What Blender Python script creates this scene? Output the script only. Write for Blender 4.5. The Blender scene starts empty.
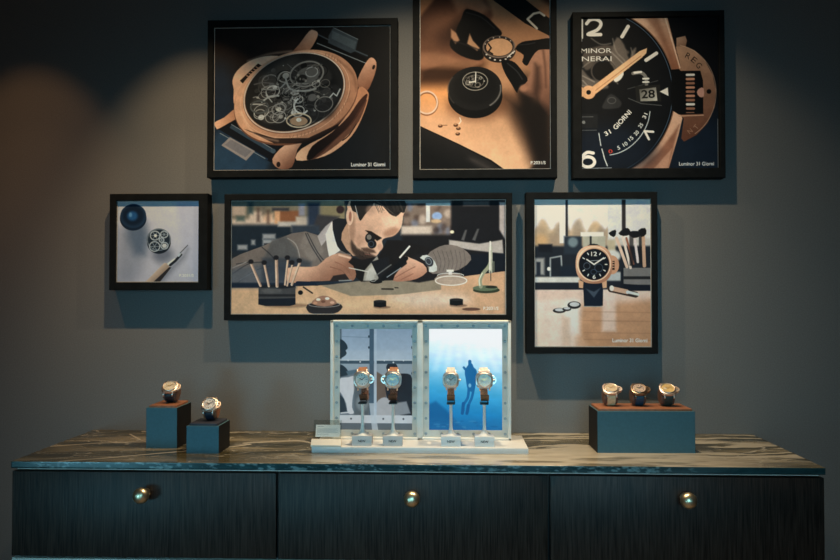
import bpy, bmesh, math, random
import numpy as np
from mathutils import Matrix, Vector, Euler

# ------------------------------------------------------------------ camera, world, lights, exposure
scene = bpy.context.scene
col = scene.collection
H = 0.85                                   # height of the stone worktop
R = math.radians

cam_data = bpy.data.cameras.new('camera')
cam_data.sensor_width = 36.0
cam_data.lens = 32.83
cam = bpy.data.objects.new('camera', cam_data)
cam.location = (0.0, -2.449, H + 0.436)
cam.rotation_euler = (math.pi / 2 + 0.0198, 0.0, 0.0374)
cam_data.clip_start = 0.02
col.objects.link(cam)
scene.camera = cam

scene.view_settings.view_transform = 'Standard'
scene.view_settings.look = 'None'
scene.view_settings.exposure = 0.0
scene.view_settings.gamma = 1.0
scene.view_settings.use_curve_mapping = False

world = bpy.data.worlds.new('world')
scene.world = world
world.use_nodes = True
bg = world.node_tree.nodes['Background']
bg.inputs[0].default_value = (1.0, 0.95, 0.92, 1)
bg.inputs[1].default_value = 0.017


def spot(x, power, colour, beam, elev, half, blend, y=-0.39, z=1.42):
    """wall washer under the ceiling: beam = [(cosine of the angle from straight down, strength 0..1)],
    tilted elev degrees below the horizon towards the wall, with a cut-off cone"""
    d = bpy.data.lights.new('ceiling_spot', 'SPOT')
    d.energy = power
    d.color = colour
    d.spot_size = R(2 * half)
    d.spot_blend = blend
    d.shadow_soft_size = 0.009
    d.use_nodes = True
    nt = d.node_tree
    em = nt.nodes['Emission']
    tc = nt.nodes.new('ShaderNodeTexCoord')
    sp = nt.nodes.new('ShaderNodeVectorMath')
    sp.operation = 'DOT_PRODUCT'
    tl = R(90 - elev)
    sp.inputs[1].default_value = (0.0, math.sin(tl), math.cos(tl))
    ab = nt.nodes.new('ShaderNodeMath')
    ab.operation = 'ABSOLUTE'
    rp = nt.nodes.new('ShaderNodeValToRGB')
    rp.color_ramp.interpolation = 'B_SPLINE'
    el = rp.color_ramp.elements
    while len(el) < len(beam):
        el.new(0.5)
    for e, (p, v) in zip(el, beam):
        e.position = p
        e.color = (v, v, v, 1)
    nt.links.new(tc.outputs['Normal'], sp.inputs[0])
    nt.links.new(sp.outputs['Value'], ab.inputs[0])
    nt.links.new(ab.outputs[0], rp.inputs[0])
    nt.links.new(rp.outputs['Color'], em.inputs['Strength'])
    o = bpy.data.objects.new('ceiling_spot', d)
    o.location = (x, y, H + z)
    o.rotation_euler = (tl, 0, 0)
    col.objects.link(o)


WARM = (1.0, 0.79, 0.51)
WIDE = [(0.0, 0.0), (0.16, 0.01), (0.29, 0.04), (0.56, 0.12), (0.73, 0.23), (0.82, 0.40), (0.88, 0.62), (0.94, 1.0), (0.97, 0.95), (1.0, 0.62)]
CUT = [(0.0, 0.08), (0.56, 0.11), (0.73, 0.21), (0.82, 0.40), (0.88, 0.62), (0.94, 0.95), (0.97, 0.95), (1.0, 0.62)]
spot(-1.36, 15, (1.0, 0.50, 0.20), CUT, 60, 32, 0.6)
spot(-0.80, 44, (1.0, 0.70, 0.38), CUT, 60, 36.5, 0.7)
spot(-0.10, 60, WARM, WIDE, 60, 60, 0.4)
spot(0.46, 52, WARM, WIDE, 60, 58, 0.4)


def window_or_fill(loc, aim, sx, sy, power, colour, spread=180):
    d = bpy.data.lights.new('window_or_fill_area', 'AREA')
    d.shape = 'RECTANGLE'
    d.size = sx
    d.size_y = sy
    d.energy = power
    d.color = colour
    d.spread = R(spread)
    o = bpy.data.objects.new('window_or_fill_area', d)
    o.location = loc
    o.rotation_euler = (Vector(aim) - Vector(loc)).to_track_quat('-Z', 'Y').to_euler()
    col.objects.link(o)


TEAL = (0.27, 0.76, 1.0)
window_or_fill((0.15, -4.2, H + 0.60), (0.10, 0.0, H + 0.08), 1.6, 1.3, 3.2, TEAL, 44)
window_or_fill((-2.5, -4.2, H - 0.30), (-0.62, -0.46, H - 0.18), 1.0, 0.9, 1.3, TEAL, 30)  # added unseen low panel that puts a cool sheen on the left drawer


window_or_fill((0.2, -3.0, 3.0), (0.2, -2.6, 0.0), 2.4, 0.6, 9, (1.0, 0.84, 0.64), 70)     # added unseen warm fill for the knob reflections


# ------------------------------------------------------------------ material helpers
def s2l(c):
    c = np.asarray(c, float) / 255.0
    return np.where(c <= 0.04045, c / 12.92, ((c + 0.055) / 1.055) ** 2.4)


MATS = {}


def mat(name, rgb, rough=0.5, metal=0.0, spec=0.5, **kw):
    if name in MATS:
        return MATS[name]
    m = bpy.data.materials.new(name)
    m.use_nodes = True
    nt = m.node_tree
    b = nt.nodes['Principled BSDF']
    b.inputs['Base Color'].default_value = (*rgb, 1)
    b.inputs['Roughness'].default_value = rough
    b.inputs['Metallic'].default_value = metal
    b.inputs['Specular IOR Level'].default_value = spec
    if 'trans' in kw:
        b.inputs['Transmission Weight'].default_value = kw['trans']
        b.inputs['IOR'].default_value = kw.get('ior', 1.45)
    if 'coat' in kw:
        b.inputs['Coat Weight'].default_value = kw['coat']
    n = nt.nodes.new('ShaderNodeTexNoise')          # fine procedural variation of tone and relief
    tc = nt.nodes.new('ShaderNodeTexCoord')
    mp = nt.nodes.new('ShaderNodeMapping')
    mp.inputs['Scale'].default_value = kw.get('stretch', (1, 1, 1))
    nt.links.new(tc.outputs['Object'], mp.inputs['Vector'])
    nt.links.new(mp.outputs['Vector'], n.inputs['Vector'])
    n.inputs['Scale'].default_value = kw.get('scale', 60)
    n.inputs['Detail'].default_value = kw.get('detail', 3)
    var = kw.get('var', 0.12)
    rmp = nt.nodes.new('ShaderNodeValToRGB')
    lo = [max(0, c * (1 - var)) for c in rgb]
    hi = [min(1, c * (1 + var)) for c in rgb]
    rmp.color_ramp.elements[0].position = 0.32
    rmp.color_ramp.elements[1].position = 0.68
    rmp.color_ramp.elements[0].color = (*lo, 1)
    rmp.color_ramp.elements[1].color = (*hi, 1)
    nt.links.new(n.outputs['Fac'], rmp.inputs['Fac'])
    nt.links.new(rmp.outputs['Color'], b.inputs['Base Color'])
    if kw.get('bump'):
        bp = nt.nodes.new('ShaderNodeBump')
        bp.inputs['Strength'].default_value = kw['bump']
        bp.inputs['Distance'].default_value = 0.002
        nt.links.new(n.outputs['Fac'], bp.inputs['Height'])
        nt.links.new(bp.outputs['Normal'], b.inputs['Normal'])
    MATS[name] = m
    return m


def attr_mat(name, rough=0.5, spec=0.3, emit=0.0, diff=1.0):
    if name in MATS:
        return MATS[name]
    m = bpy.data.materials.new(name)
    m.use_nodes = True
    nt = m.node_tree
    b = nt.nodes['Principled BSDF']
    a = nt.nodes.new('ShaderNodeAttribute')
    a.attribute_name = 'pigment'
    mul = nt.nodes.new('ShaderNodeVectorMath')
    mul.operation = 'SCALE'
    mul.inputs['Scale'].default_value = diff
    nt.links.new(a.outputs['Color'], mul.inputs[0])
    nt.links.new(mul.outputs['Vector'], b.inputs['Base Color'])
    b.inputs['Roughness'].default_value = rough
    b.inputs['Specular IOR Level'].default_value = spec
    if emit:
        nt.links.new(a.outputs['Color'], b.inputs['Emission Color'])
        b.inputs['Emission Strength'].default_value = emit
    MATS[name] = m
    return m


# ------------------------------------------------------------------ mesh helpers
def link(name, me, m, parent=None, smooth=None):
    o = bpy.data.objects.new(name, me)
    col.objects.link(o)
    for mm in (m if isinstance(m, (list, tuple)) else [m]):
        if mm:
            me.materials.append(mm)
    if parent:
        o.parent = parent
    if smooth is not None:
        for p in me.polygons:
            p.use_smooth = True
        me.set_sharp_from_angle(angle=R(smooth))
    return o


def obj(name, bm, m, parent=None, smooth=None):
    bmesh.ops.recalc_face_normals(bm, faces=bm.faces)
    me = bpy.data.meshes.new(name)
    bm.to_mesh(me)
    bm.free()
    return link(name, me, m, parent, smooth)


def empty(name, loc=(0, 0, 0), rot=(0, 0, 0)):
    o = bpy.data.objects.new(name, None)
    o.empty_display_size = 0.02
    o.location = loc
    o.rotation_euler = rot
    col.objects.link(o)
    return o


def tag(o, label, cat, group=None):
    o['label'] = label
    o['category'] = cat
    if group:
        o['group'] = group
    return o


def struct(o):
    o['kind'] = 'structure'
    return o


def add_box(bm, x0, x1, y0, y1, z0, z1, bev=0.0, seg=2, mi=0):
    t = bmesh.new()
    bmesh.ops.create_cube(t, size=1.0)
    for v in t.verts:
        v.co = ((x0 + x1) / 2 + v.co.x * (x1 - x0), (y0 + y1) / 2 + v.co.y * (y1 - y0), (z0 + z1) / 2 + v.co.z * (z1 - z0))
    if bev:
        bmesh.ops.bevel(t, geom=t.edges[:], offset=bev, segments=seg, affect='EDGES', profile=0.5)
    merge(bm, t, mi)


def merge(bm, t, mi=0, M=None):
    me = bpy.data.meshes.new('tmp')
    bmesh.ops.recalc_face_normals(t, faces=t.faces)
    if M is not None:
        t.transform(M)
    for f in t.faces:
        f.material_index = mi if mi else f.material_index
    t.to_mesh(me)
    t.free()
    bm.from_mesh(me)
    bpy.data.meshes.remove(me)


def box(name, dims, m, parent=None, bev=0.001, seg=2):
    bm = bmesh.new()
    add_box(bm, *dims, bev=bev, seg=seg)
    return obj(name, bm, m, parent, 35)


def rings_mesh(bm, rings, closed=False, cap=True, mi=0):
    """loft a list of equally long closed rings of points"""
    vs = [[bm.verts.new(p) for p in r] for r in rings]
    n = len(vs[0])
    m = len(vs)
    for i in range(m if closed else m - 1):
        a, b = vs[i], vs[(i + 1) % m]
        for j in range(n):
            f = bm.faces.new((a[j], a[(j + 1) % n], b[(j + 1) % n], b[j]))
            f.material_index = mi
    if cap and not closed:
        bm.faces.new(vs[0][::-1]).material_index = mi
        bm.faces.new(vs[-1]).material_index = mi


def lathe(bm, prof, seg=32, cap=True, mi=0, closed=False):
    rings = [[(r * math.cos(2 * math.pi * k / seg), r * math.sin(2 * math.pi * k / seg), z) for k in range(seg)] for r, z in prof]
    rings_mesh(bm, rings, closed, cap, mi)


def extrude_poly(bm, pts, z0, z1, bev=0.0, mi=0, M=None):
    t = bmesh.new()
    vs = [t.verts.new((x, y, z0)) for x, y in pts]
    f = t.faces.new(vs)
    r = bmesh.ops.extrude_face_region(t, geom=[f])
    for v in [g for g in r['geom'] if isinstance(g, bmesh.types.BMVert)]:
        v.co.z = z1
    if bev:
        ed = [e for e in t.edges if abs(e.verts[0].co.z - e.verts[1].co.z) < 1e-7]
        bmesh.ops.bevel(t, geom=ed, offset=bev, segments=2, affect='EDGES', profile=0.5)
    merge(bm, t, mi, M)


def tube(bm, path, r, seg=10, mi=0):
    rings = []
    n = len(path)
    for i, p in enumerate(path):
        p = Vector(p)
        d = (Vector(path[min(i + 1, n - 1)]) - Vector(path[max(i - 1, 0)])).normalized()
        u = d.orthogonal().normalized() if i == 0 else (u - d * u.dot(d)).normalized()
        w = d.cross(u)
        rr = r[i] if isinstance(r, (list, tuple)) else r
        rings.append([tuple(p + rr * (u * math.cos(2 * math.pi * k / seg) + w * math.sin(2 * math.pi * k / seg))) for k in range(seg)])
    rings_mesh(bm, rings, mi=mi)


_glyph_cache = {}


def glyph_mesh(s, bold=False):
    """flat triangle list (numpy n,3,2) of a line of text at size 1, and its width"""
    if (s, bold) in _glyph_cache:
        return _glyph_cache[(s, bold)]
    cu = bpy.data.curves.new('lettering', 'FONT')
    cu.body = s
    cu.size = 1.0
    if bold:
        cu.offset = 0.018
    o = bpy.data.objects.new('lettering', cu)
    col.objects.link(o)
    dg = bpy.context.evaluated_depsgraph_get()
    me = bpy.data.meshes.new_from_object(o.evaluated_get(dg))
    me.calc_loop_triangles()
    v = np.array([x.co[:2] for x in me.vertices])
    tr = np.array([t.vertices[:] for t in me.loop_triangles])
    out = (v[tr], v[:, 0].min(), v[:, 0].max(), v[:, 1].min(), v[:, 1].max())
    bpy.data.objects.remove(o)
    bpy.data.curves.remove(cu)
    bpy.data.meshes.remove(me)
    _glyph_cache[(s, bold)] = out
    return out


# ------------------------------------------------------------------ the printer: paints pictures into pigment grids
def vnoise(X, Y, seed=0):
    rs = np.random.RandomState(seed)
    T = rs.rand(256, 256)
    xi = np.floor(X).astype(int)
    yi = np.floor(Y).astype(int)
    fx = X - xi
    fy = Y - yi
    fx = fx * fx * (3 - 2 * fx)
    fy = fy * fy * (3 - 2 * fy)
    a = T[yi % 256, xi % 256]
    b = T[yi % 256, (xi + 1) % 256]
    c = T[(yi + 1) % 256, xi % 256]
    d = T[(yi + 1) % 256, (xi + 1) % 256]
    return (a * (1 - fx) + b * fx) * (1 - fy) + (c * (1 - fx) + d * fx) * fy


def fbm(X, Y, seed=0, octs=4):
    s = 0
    a = 0.5
    for k in range(octs):
        s = s + a * vnoise(X * 2 ** k + 17.3 * k, Y * 2 ** k + 9.1 * k, seed + k)
        a *= 0.5
    return s / (1 - 0.5 ** octs)


def sstep(a, b, x):
    t = np.clip((x - a) / (b - a), 0, 1)
    return t * t * (3 - 2 * t)


def spline(P, n=5, closed=True):
    P = [np.array(p, float) for p in P]
    out = []
    N = len(P)
    rng = range(N) if closed else range(N - 1)
    for i in rng:
        if closed:
            p0, p1, p2, p3 = P[(i - 1) % N], P[i], P[(i + 1) % N], P[(i + 2) % N]
        else:
            p0, p1, p2, p3 = P[max(i - 1, 0)], P[i], P[i + 1], P[min(i + 2, N - 1)]
        for k in range(n):
            t = k / n
            out.append(tuple(0.5 * (2 * p1 + (p2 - p0) * t + (2 * p0 - 5 * p1 + 4 * p2 - p3) * t * t + (3 * p1 - p0 - 3 * p2 + p3) * t ** 3)))
    if not closed:
        out.append(tuple(P[-1]))
    return out


class Print:
    """L,T,R,B are the edges of the picture in its own drawing units; colours are 0-255"""

    def __init__(s, L, T, Rr, B, S=2.5, bgc=(128, 128, 128)):
        s.L, s.T, s.R, s.B, s.S = L, T, Rr, B, S
        s.w = int(round((Rr - L) * S))
        s.h = int(round((B - T) * S))
        x = L + (np.arange(s.w) + 0.5) / s.w * (Rr - L)
        y = T + (np.arange(s.h) + 0.5) / s.h * (B - T)
        s.X, s.Y = np.meshgrid(x, y)
        s.C = np.ones((s.h, s.w, 3)) * np.array(bgc, float)
        s.o = (0, 0, 1)
        s.aa = 0.6 / S

    def view(s, ox, oy, k):
        s.o = (ox, oy, k)

    def pt(s, p):
        ox, oy, k = s.o
        return (ox + p[0] / k, oy + p[1] / k)

    def win(s, x0, y0, x1, y1):
        i0 = max(0, int((x0 - s.L) * s.S) - 1)
        i1 = min(s.w, int((x1 - s.L) * s.S) + 2)
        j0 = max(0, int((y0 - s.T) * s.S) - 1)
        j1 = min(s.h, int((y1 - s.T) * s.S) + 2)
        if i1 <= i0 or j1 <= j0:
            return None
        return (slice(j0, j1), slice(i0, i1))

    def put(s, W, mask, c, a):
        m = (mask * a)[..., None]
        if callable(c):
            cc = c(s.X[W], s.Y[W])
        else:
            cc = np.array(c, float)
        s.C[W] = s.C[W] * (1 - m) + cc * m

    def cov(s, d, blur):
        w = max(s.aa, blur)
        return sstep(w, -w, d) if blur > s.aa else np.clip(0.5 - d / (2 * s.aa), 0, 1)

    def poly(s, P, c, a=1.0, blur=0.0, sm=0):
        P = [s.pt(p) for p in P]
        if sm:
            P = spline(P, sm)
        q = np.array(P)
        W = s.win(q[:, 0].min() - blur - 1, q[:, 1].min() - blur - 1, q[:, 0].max() + blur + 1, q[:, 1].max() + blur + 1)
        if W is None:
            return
        X, Y = s.X[W], s.Y[W]
        d = np.full(X.shape, 1e9)
        ins = np.zeros(X.shape, bool)
        for i in range(len(P)):
            ax, ay = P[i]
            bx, by = P[(i + 1) % len(P)]
            ex, ey = bx - ax, by - ay
            wx, wy = X - ax, Y - ay
            t = np.clip((wx * ex + wy * ey) / (ex * ex + ey * ey + 1e-12), 0, 1)
            d = np.minimum(d, (wx - t * ex) ** 2 + (wy - t * ey) ** 2)
            cr = ((ay > Y) != (by > Y)) & (X < ex * (Y - ay) / (ey if abs(ey) > 1e-9 else 1e-9) + ax)
            ins ^= cr
        d = np.sqrt(d)
        d = np.where(ins, -d, d)
        s.put(W, s.cov(d, blur), c, a)

    def line(s, P, w, c, a=1.0, blur=0.0, sm=0):
        P = [s.pt(p) for p in P]
        if sm:
            P = spline(P, sm, False)
        q = np.array(P)
        e = w + blur + 1
        W = s.win(q[:, 0].min() - e, q[:, 1].min() - e, q[:, 0].max() + e, q[:, 1].max() + e)
        if W is None:
            return
        X, Y = s.X[W], s.Y[W]
        d = np.full(X.shape, 1e9)
        for i in range(len(P) - 1):
            ax, ay = P[i]
            ex, ey = P[i + 1][0] - ax, P[i + 1][1] - ay
            wx, wy = X - ax, Y - ay
            t = np.clip((wx * ex + wy * ey) / (ex * ex + ey * ey + 1e-12), 0, 1)
            d = np.minimum(d, (wx - t * ex) ** 2 + (wy - t * ey) ** 2)
        s.put(W, s.cov(np.sqrt(d) - w / 2, blur), c, a)

    def ell(s, cx, cy, rx, ry, c, rot=0.0, a=1.0, blur=0.0, ring=0.0, arc=None):
        """rx, ry in view units; ring = stroke width in drawing units; arc in degrees clockwise from right"""
        x0, y0 = s.pt((cx, cy))
        rx /= s.o[2]
        ry /= s.o[2]
        e = max(rx, ry) + ring + blur + 1
        W = s.win(x0 - e, y0 - e, x0 + e, y0 + e)
        if W is None:
            return
        X, Y = s.X[W] - x0, s.Y[W] - y0
        cr, sr = math.cos(R(rot)), math.sin(R(rot))
        X, Y = X * cr + Y * sr, -X * sr + Y * cr
        k = np.sqrt((X / rx) ** 2 + (Y / ry) ** 2) + 1e-9
        g = np.sqrt((X / rx ** 2) ** 2 + (Y / ry ** 2) ** 2) + 1e-9
        d = (k - 1) * k / g
        d = np.maximum(d, -min(rx, ry))
        if ring:
            d = np.abs(d) - ring / 2
        m = s.cov(d, blur)
        if arc:
            th = np.degrees(np.arctan2(Y / ry, X / rx)) % 360
            a0, a1 = arc[0] % 360, arc[1] % 360
            m = m * (((th >= a0) & (th <= a1)) if a0 < a1 else ((th >= a0) | (th <= a1)))
        s.put(W, m, c, a)

    def rect(s, x0, y0, x1, y1, c, a=1.0, blur=0.0):
        s.poly([(x0, y0), (x1, y0), (x1, y1), (x0, y1)], c, a, blur)

    def grad(s, p0, c0, p1, c1):
        a = s.pt(p0)
        b = s.pt(p1)
        c0 = np.array(c0, float)
        c1 = np.array(c1, float)
        ex, ey = b[0] - a[0], b[1] - a[1]

        def f(X, Y):
            t = np.clip(((X - a[0]) * ex + (Y - a[1]) * ey) / (ex * ex + ey * ey), 0, 1)[..., None]
            return c0 * (1 - t) + c1 * t
        return f

    def noise(s, amp, scale=3.0, seed=1, sx=1.0, sy=1.0):
        n = fbm(s.X * sx / scale, s.Y * sy / scale, seed) - 0.5
        s.C = s.C * (1 + amp * n[..., None])

    def grade(s, gamma, sat):
        """printer's tone curve and saturation"""
        c = 255 * (np.clip(s.C, 0, 255) / 255) ** gamma
        g = c.mean(-1, keepdims=True)
        s.C = g + (c - g) * sat

    def text(s, txt, x, y, width, c, rot=0.0, height=None, bold=True, a=1.0):
        """x,y: left end of the base line in view units; width, height in view units"""
        tr, gx0, gx1, gy0, gy1 = glyph_mesh(txt, bold)
        k = width / s.o[2] / (gx1 - gx0)
        ky = k if height is None else height / s.o[2] / gy1
        x0, y0 = s.pt((x, y))
        cr, sr = math.cos(R(rot)), math.sin(R(rot))
        u = (tr[..., 0] - gx0) * k
        v = -tr[..., 1] * ky
        px = x0 + u * cr + v * sr
        py = y0 - u * sr + v * cr
        W = s.win(px.min() - 1, py.min() - 1, px.max() + 1, py.max() + 1)
        if W is None:
            return
        X, Y = s.X[W], s.Y[W]
        n = 3
        acc = np.zeros(X.shape)
        st = 1.0 / s.S
        for si in range(n):
            for sj in range(n):
                XX = X + ((si + 0.5) / n - 0.5) * st
                YY = Y + ((sj + 0.5) / n - 0.5) * st
                hit = np.zeros(X.shape, bool)
                for t in range(len(px)):
                    (ax, bx, cx), (ay, by, cy) = px[t], py[t]
                    d1 = (XX - bx) * (ay - by) - (ax - bx) * (YY - by)
                    d2 = (XX - cx) * (by - cy) - (bx - cx) * (YY - cy)
                    d3 = (XX - ax) * (cy - ay) - (cx - ax) * (YY - ay)
                    hit |= ((d1 >= 0) & (d2 >= 0) & (d3 >= 0)) | ((d1 <= 0) & (d2 <= 0) & (d3 <= 0))
                acc += hit
        s.put(W, acc / (n * n), c, a)

    def build(s, name, x0, x1, z0, z1, y, m, parent, gain=1.0):
        """upright sheet facing -Y, x0..x1, z0..z1 in the parent's space"""
        gx = np.linspace(x0, x1, s.w)
        gz = np.linspace(z1, z0, s.h)
        VX, VZ = np.meshgrid(gx, gz)
        V = np.stack([VX, np.full_like(VX, y), VZ], -1).reshape(-1, 3)
        lin = np.clip(s2l(np.clip(s.C, 0, 255)) * np.array(gain), 0.0, 0.88)
        return grid_obj(name, V, s.h, s.w, lin.reshape(-1, 3), m, parent)


def grid_obj(name, V, nr, nc, C, m, parent):
    me = bpy.data.meshes.new(name)
    idx = np.arange(nr * nc).reshape(nr, nc)
    q = np.stack([idx[:-1, :-1], idx[1:, :-1], idx[1:, 1:], idx[:-1, 1:]], -1).reshape(-1, 4)
    me.vertices.add(len(V))
    me.vertices.foreach_set('co', V.astype(np.float32).ravel())
    me.loops.add(q.size)
    me.loops.foreach_set('vertex_index', q.ravel().astype(np.int32))
    me.polygons.add(len(q))
    me.polygons.foreach_set('loop_start', (np.arange(len(q)) * 4).astype(np.int32))
    me.update(calc_edges=True)
    me.validate()
    ca = me.color_attributes.new('pigment', 'FLOAT_COLOR', 'POINT')
    ca.data.foreach_set('color', np.concatenate([C, np.ones((len(C), 1))], 1).astype(np.float32).ravel())
    return link(name, me, m, parent)


# ------------------------------------------------------------------ the pictures
COP = (196, 142, 108)
COPD = (128, 80, 54)
BLK = (22, 22, 25)


def gears(p, cx, cy, r, seed, tones, n):
    rs = random.Random(seed)
    for k in range(n):
        a = rs.uniform(0, 2 * math.pi)
        q = r * math.sqrt(rs.random()) * 0.8
        x, y = cx + q * math.cos(a), cy + q * 0.74 * math.sin(a)
        rr = rs.uniform(0.06, 0.26) * r
        c = rs.choice(tones)
        t = rs.random()
        if t < 0.45:
            p.ell(x, y, rr, rr * 0.8, c, rot=-20, ring=rs.uniform(0.4, 1.1), a=0.8)
        elif t < 0.75:
            p.line([(x - rr, y + rs.uniform(-rr, rr)), (x, y), (x + rr, y + rs.uniform(-rr, rr))], rs.uniform(0.5, 1.3), c, a=0.8, sm=4)
        else:
            p.ell(x, y, rr * 0.45, rr * 0.38, c, rot=-20, a=0.85)


def pic_skeleton():
    p = Print(214, 26.8, 390.7, 170.4, bgc=(23, 22, 23))
    p.ell(250, 45, 60, 34, (62, 42, 33), a=0.8, blur=28)
    p.ell(222, 165, 45, 45, (36, 62, 84), a=0.95, blur=26)
    p.ell(218, 100, 22, 40, (26, 42, 60), a=0.9, blur=16)
    p.ell(352, 150, 30, 30, (24, 27, 32), a=0.6, blur=15)
    p.view(190, 0, 2.948)
    cg = p.grad((130, 180), (214, 164, 130), (500, 420), (170, 112, 80))
    # strap and its steel plates, upper right
    p.poly([(352, 118), (372, 96), (520, 172), (512, 205), (498, 232), (350, 150)], (12, 12, 14))
    p.poly([(410, 105), (424, 80), (497, 116), (489, 152), (475, 158), (408, 126)], (58, 65, 70), sm=0)
    p.poly([(421, 90), (492, 124), (486, 147), (418, 113)], (74, 82, 86))
    p.line([(424, 81), (497, 117)], 0.5, (120, 126, 128))
    p.line([(376, 127), (520, 188)], 0.9, (120, 122, 122))
    p.line([(376, 100), (412, 118)], 1.2, (70, 74, 78))
    p.line([(488, 150), (524, 166)], 1.4, (66, 72, 76))
    # lugs behind
    lg = p.grad((350, 90), (206, 158, 128), (330, 160), (140, 92, 66))
    p.poly([(352, 91), (366, 88), (378, 98), (368, 125), (346, 152), (298, 160), (322, 130)], lg, sm=3)
    lg2 = p.grad((515, 190), (206, 150, 118), (550, 260), (128, 78, 54))
    p.poly([(518, 190), (536, 171), (551, 186), (546, 222), (524, 270), (500, 262), (496, 236)], lg2, sm=3)
    p.ell(543, 200, 4, 7, (40, 26, 20), rot=20)
    # side of the case with its crown bridge
    p.poly([(500, 260), (524, 270), (528, 292), (508, 352), (478, 404), (430, 446), (380, 468), (316, 474), (330, 440), (420, 390), (470, 330)], p.grad((520, 280), (186, 124, 88), (350, 470), (214, 162, 126)), sm=3)
    p.poly([(524, 278), (517, 306), (480, 366), (428, 416), (380, 462), (346, 472), (362, 432), (420, 392), (468, 346), (500, 300)], p.grad((500, 300), (70, 40, 30), (370, 460), (24, 15, 14)), sm=3)
    p.poly([(524, 296), (500, 360), (455, 412), (400, 454), (360, 472), (420, 420), (470, 372), (505, 318)], (86, 50, 37), sm=3, a=0.8)
    p.line([(492, 368), (470, 402), (452, 416)], 1.2, (60, 40, 32), sm=3)
    # left crown guard
    p.poly([(128, 262), (124, 236), (138, 206), (174, 178), (222, 164), (268, 166), (250, 190), (190, 230), (160, 300), (140, 330), (128, 300)], p.grad((140, 180), (224, 182, 152), (170, 300), (208, 154, 120)), sm=3)
    p.poly([(146, 236), (200, 185), (213, 192), (157, 246)], (34, 24, 20))
    for k in range(5):
        p.line([(166 + k * 7, 221 - k * 6.5), (176 + k * 7, 226 - k * 6.5)], 0.9, (190, 138, 106))
    # lower lugs and strap
    p.poly([(60, 420), (92, 380), (236, 478), (220, 520), (60, 520)], (40, 66, 88), a=0.7, blur=4)
    p.poly([(76, 372), (140, 340), (300, 430), (240, 480), (150, 430), (88, 392)], (12, 18, 27))
    p.line([(84, 384), (228, 470)], 2.0, (30, 50, 70))
    p.poly([(122, 366), (244, 440), (238, 450), (116, 376)], (52, 68, 82))
    p.line([(122, 366), (250, 443)], 0.6, (140, 142, 144))
    p.ell(246, 446, 8, 7, (70, 86, 98))
    p.line([(88, 392), (222, 468)], 0.8, (120, 128, 134))
    p.poly([(92, 428), (117, 404), (192, 446), (166, 474)], (142, 130, 126))
    p.poly([(102, 427), (120, 411), (182, 446), (164, 464)], (116, 110, 112))
    p.poly([(71, 360), (76, 376), (84, 378), (132, 352), (164, 340), (150, 312), (128, 322), (100, 345)], p.grad((75, 350), (222, 168, 134), (140, 350), (176, 120, 88)), sm=3)
    p.poly([(244, 470), (262, 498), (302, 494), (318, 442), (340, 410), (282, 428)], p.grad((260, 440), (220, 170, 138), (300, 495), (120, 74, 54)), sm=3)
    p.ell(262, 486, 6, 8, (44, 28, 24))
    # bezel
    p.ell(313, 289, 190, 133, (116, 74, 54), rot=-20)
    p.ell(313, 285, 189, 131, cg, rot=-20)
    p.poly([(160, 380), (250, 408), (350, 408), (440, 366), (440, 378), (352, 424), (250, 424)], (34, 22, 20), a=0.85)
    p.ell(310, 279, 166, 122, (224, 176, 142), rot=-20, ring=0.7, a=0.7)
    p.ell(309, 275, 157, 115, (150, 104, 78), rot=-20)
    p.ell(308, 273, 153, 112, (206, 184, 166), rot=-20, ring=1.1)
    # movement
    p.ell(308, 272, 150, 110, (34, 33, 33), rot=-20)
    p.ell(260, 210, 70, 30, (66, 62, 58), rot=-30, a=0.9, blur=8)
    p.ell(398, 280, 40, 70, (18, 18, 20), a=0.9, blur=6)
    tones = [(186, 178, 168), (146, 138, 130), (108, 102, 98), (82, 78, 74), (62, 60, 57)]
    gears(p, 305, 275, 140, 5, tones[2:], 60)
    for P, c in (([(200, 250), (262, 190), (290, 200), (280, 240), (230, 262)], (74, 68, 62)), ([(300, 200), (350, 176), (400, 196), (420, 232), (380, 262), (330, 262)], (58, 54, 52)),
                 ([(180, 300), (230, 270), (300, 300), (296, 350), (236, 366), (196, 340)], (70, 66, 62)), ([(350, 280), (430, 250), (440, 290), (390, 350), (350, 350)], (46, 44, 44))):
        p.poly(P, c, sm=3, a=0.75, blur=2)
    gears(p, 300, 280, 135, 15, tones[1:4], 34)
    gears(p, 260, 310, 90, 25, [(206, 198, 188), (170, 162, 152), (20, 20, 20)], 30)
    gears(p, 340, 240, 90, 35, [(176, 168, 158), (20, 20, 20), (120, 112, 104)], 26)
    p.ell(345, 218, 50, 36, (128, 122, 116), rot=-15, ring=1.6)
    p.ell(348, 222, 34, 24, (96, 92, 88), rot=-15)
    p.ell(360, 212, 18, 14, (150, 146, 142), rot=-15, ring=1.0)
    p.ell(330, 232, 16, 12, (40, 38, 36), rot=-15)
    p.line([(290, 285), (300, 255), (330, 215), (390, 190)], 1.0, (90, 86, 80), sm=4)
    p.line([(280, 220), (296, 262), (340, 268), (372, 262)], 1.7, (150, 146, 140), sm=4)
    p.line([(285, 240), (260, 262), (212, 262)], 1.4, (140, 136, 130), sm=4)
    p.line([(212, 300), (236, 284), (262, 282)], 1.6, (170, 166, 158), sm=4)
    p.line([(225, 280), (242, 300)], 1.2, (170, 166, 158))
    p.ell(262, 322, 20, 15, (140, 134, 128), rot=-20, ring=1.4)
    p.ell(262, 322, 8, 6, (190, 180, 166))
    p.ell(205, 315, 26, 18, (84, 84, 82), ring=1.6)
    p.line([(318, 292), (308, 310), (314, 328), (334, 336), (346, 328)], 1.8, (196, 190, 182), sm=4)
    p.ell(322, 356, 36, 20, (196, 176, 150), ring=1.3)
    p.ell(322, 358, 26, 14, (164, 132, 104))
    p.ell(322, 354, 8, 6, (214, 206, 196))
    p.line([(414, 288), (424, 276), (434, 284), (444, 264)], 1.2, (170, 168, 164))
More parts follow.
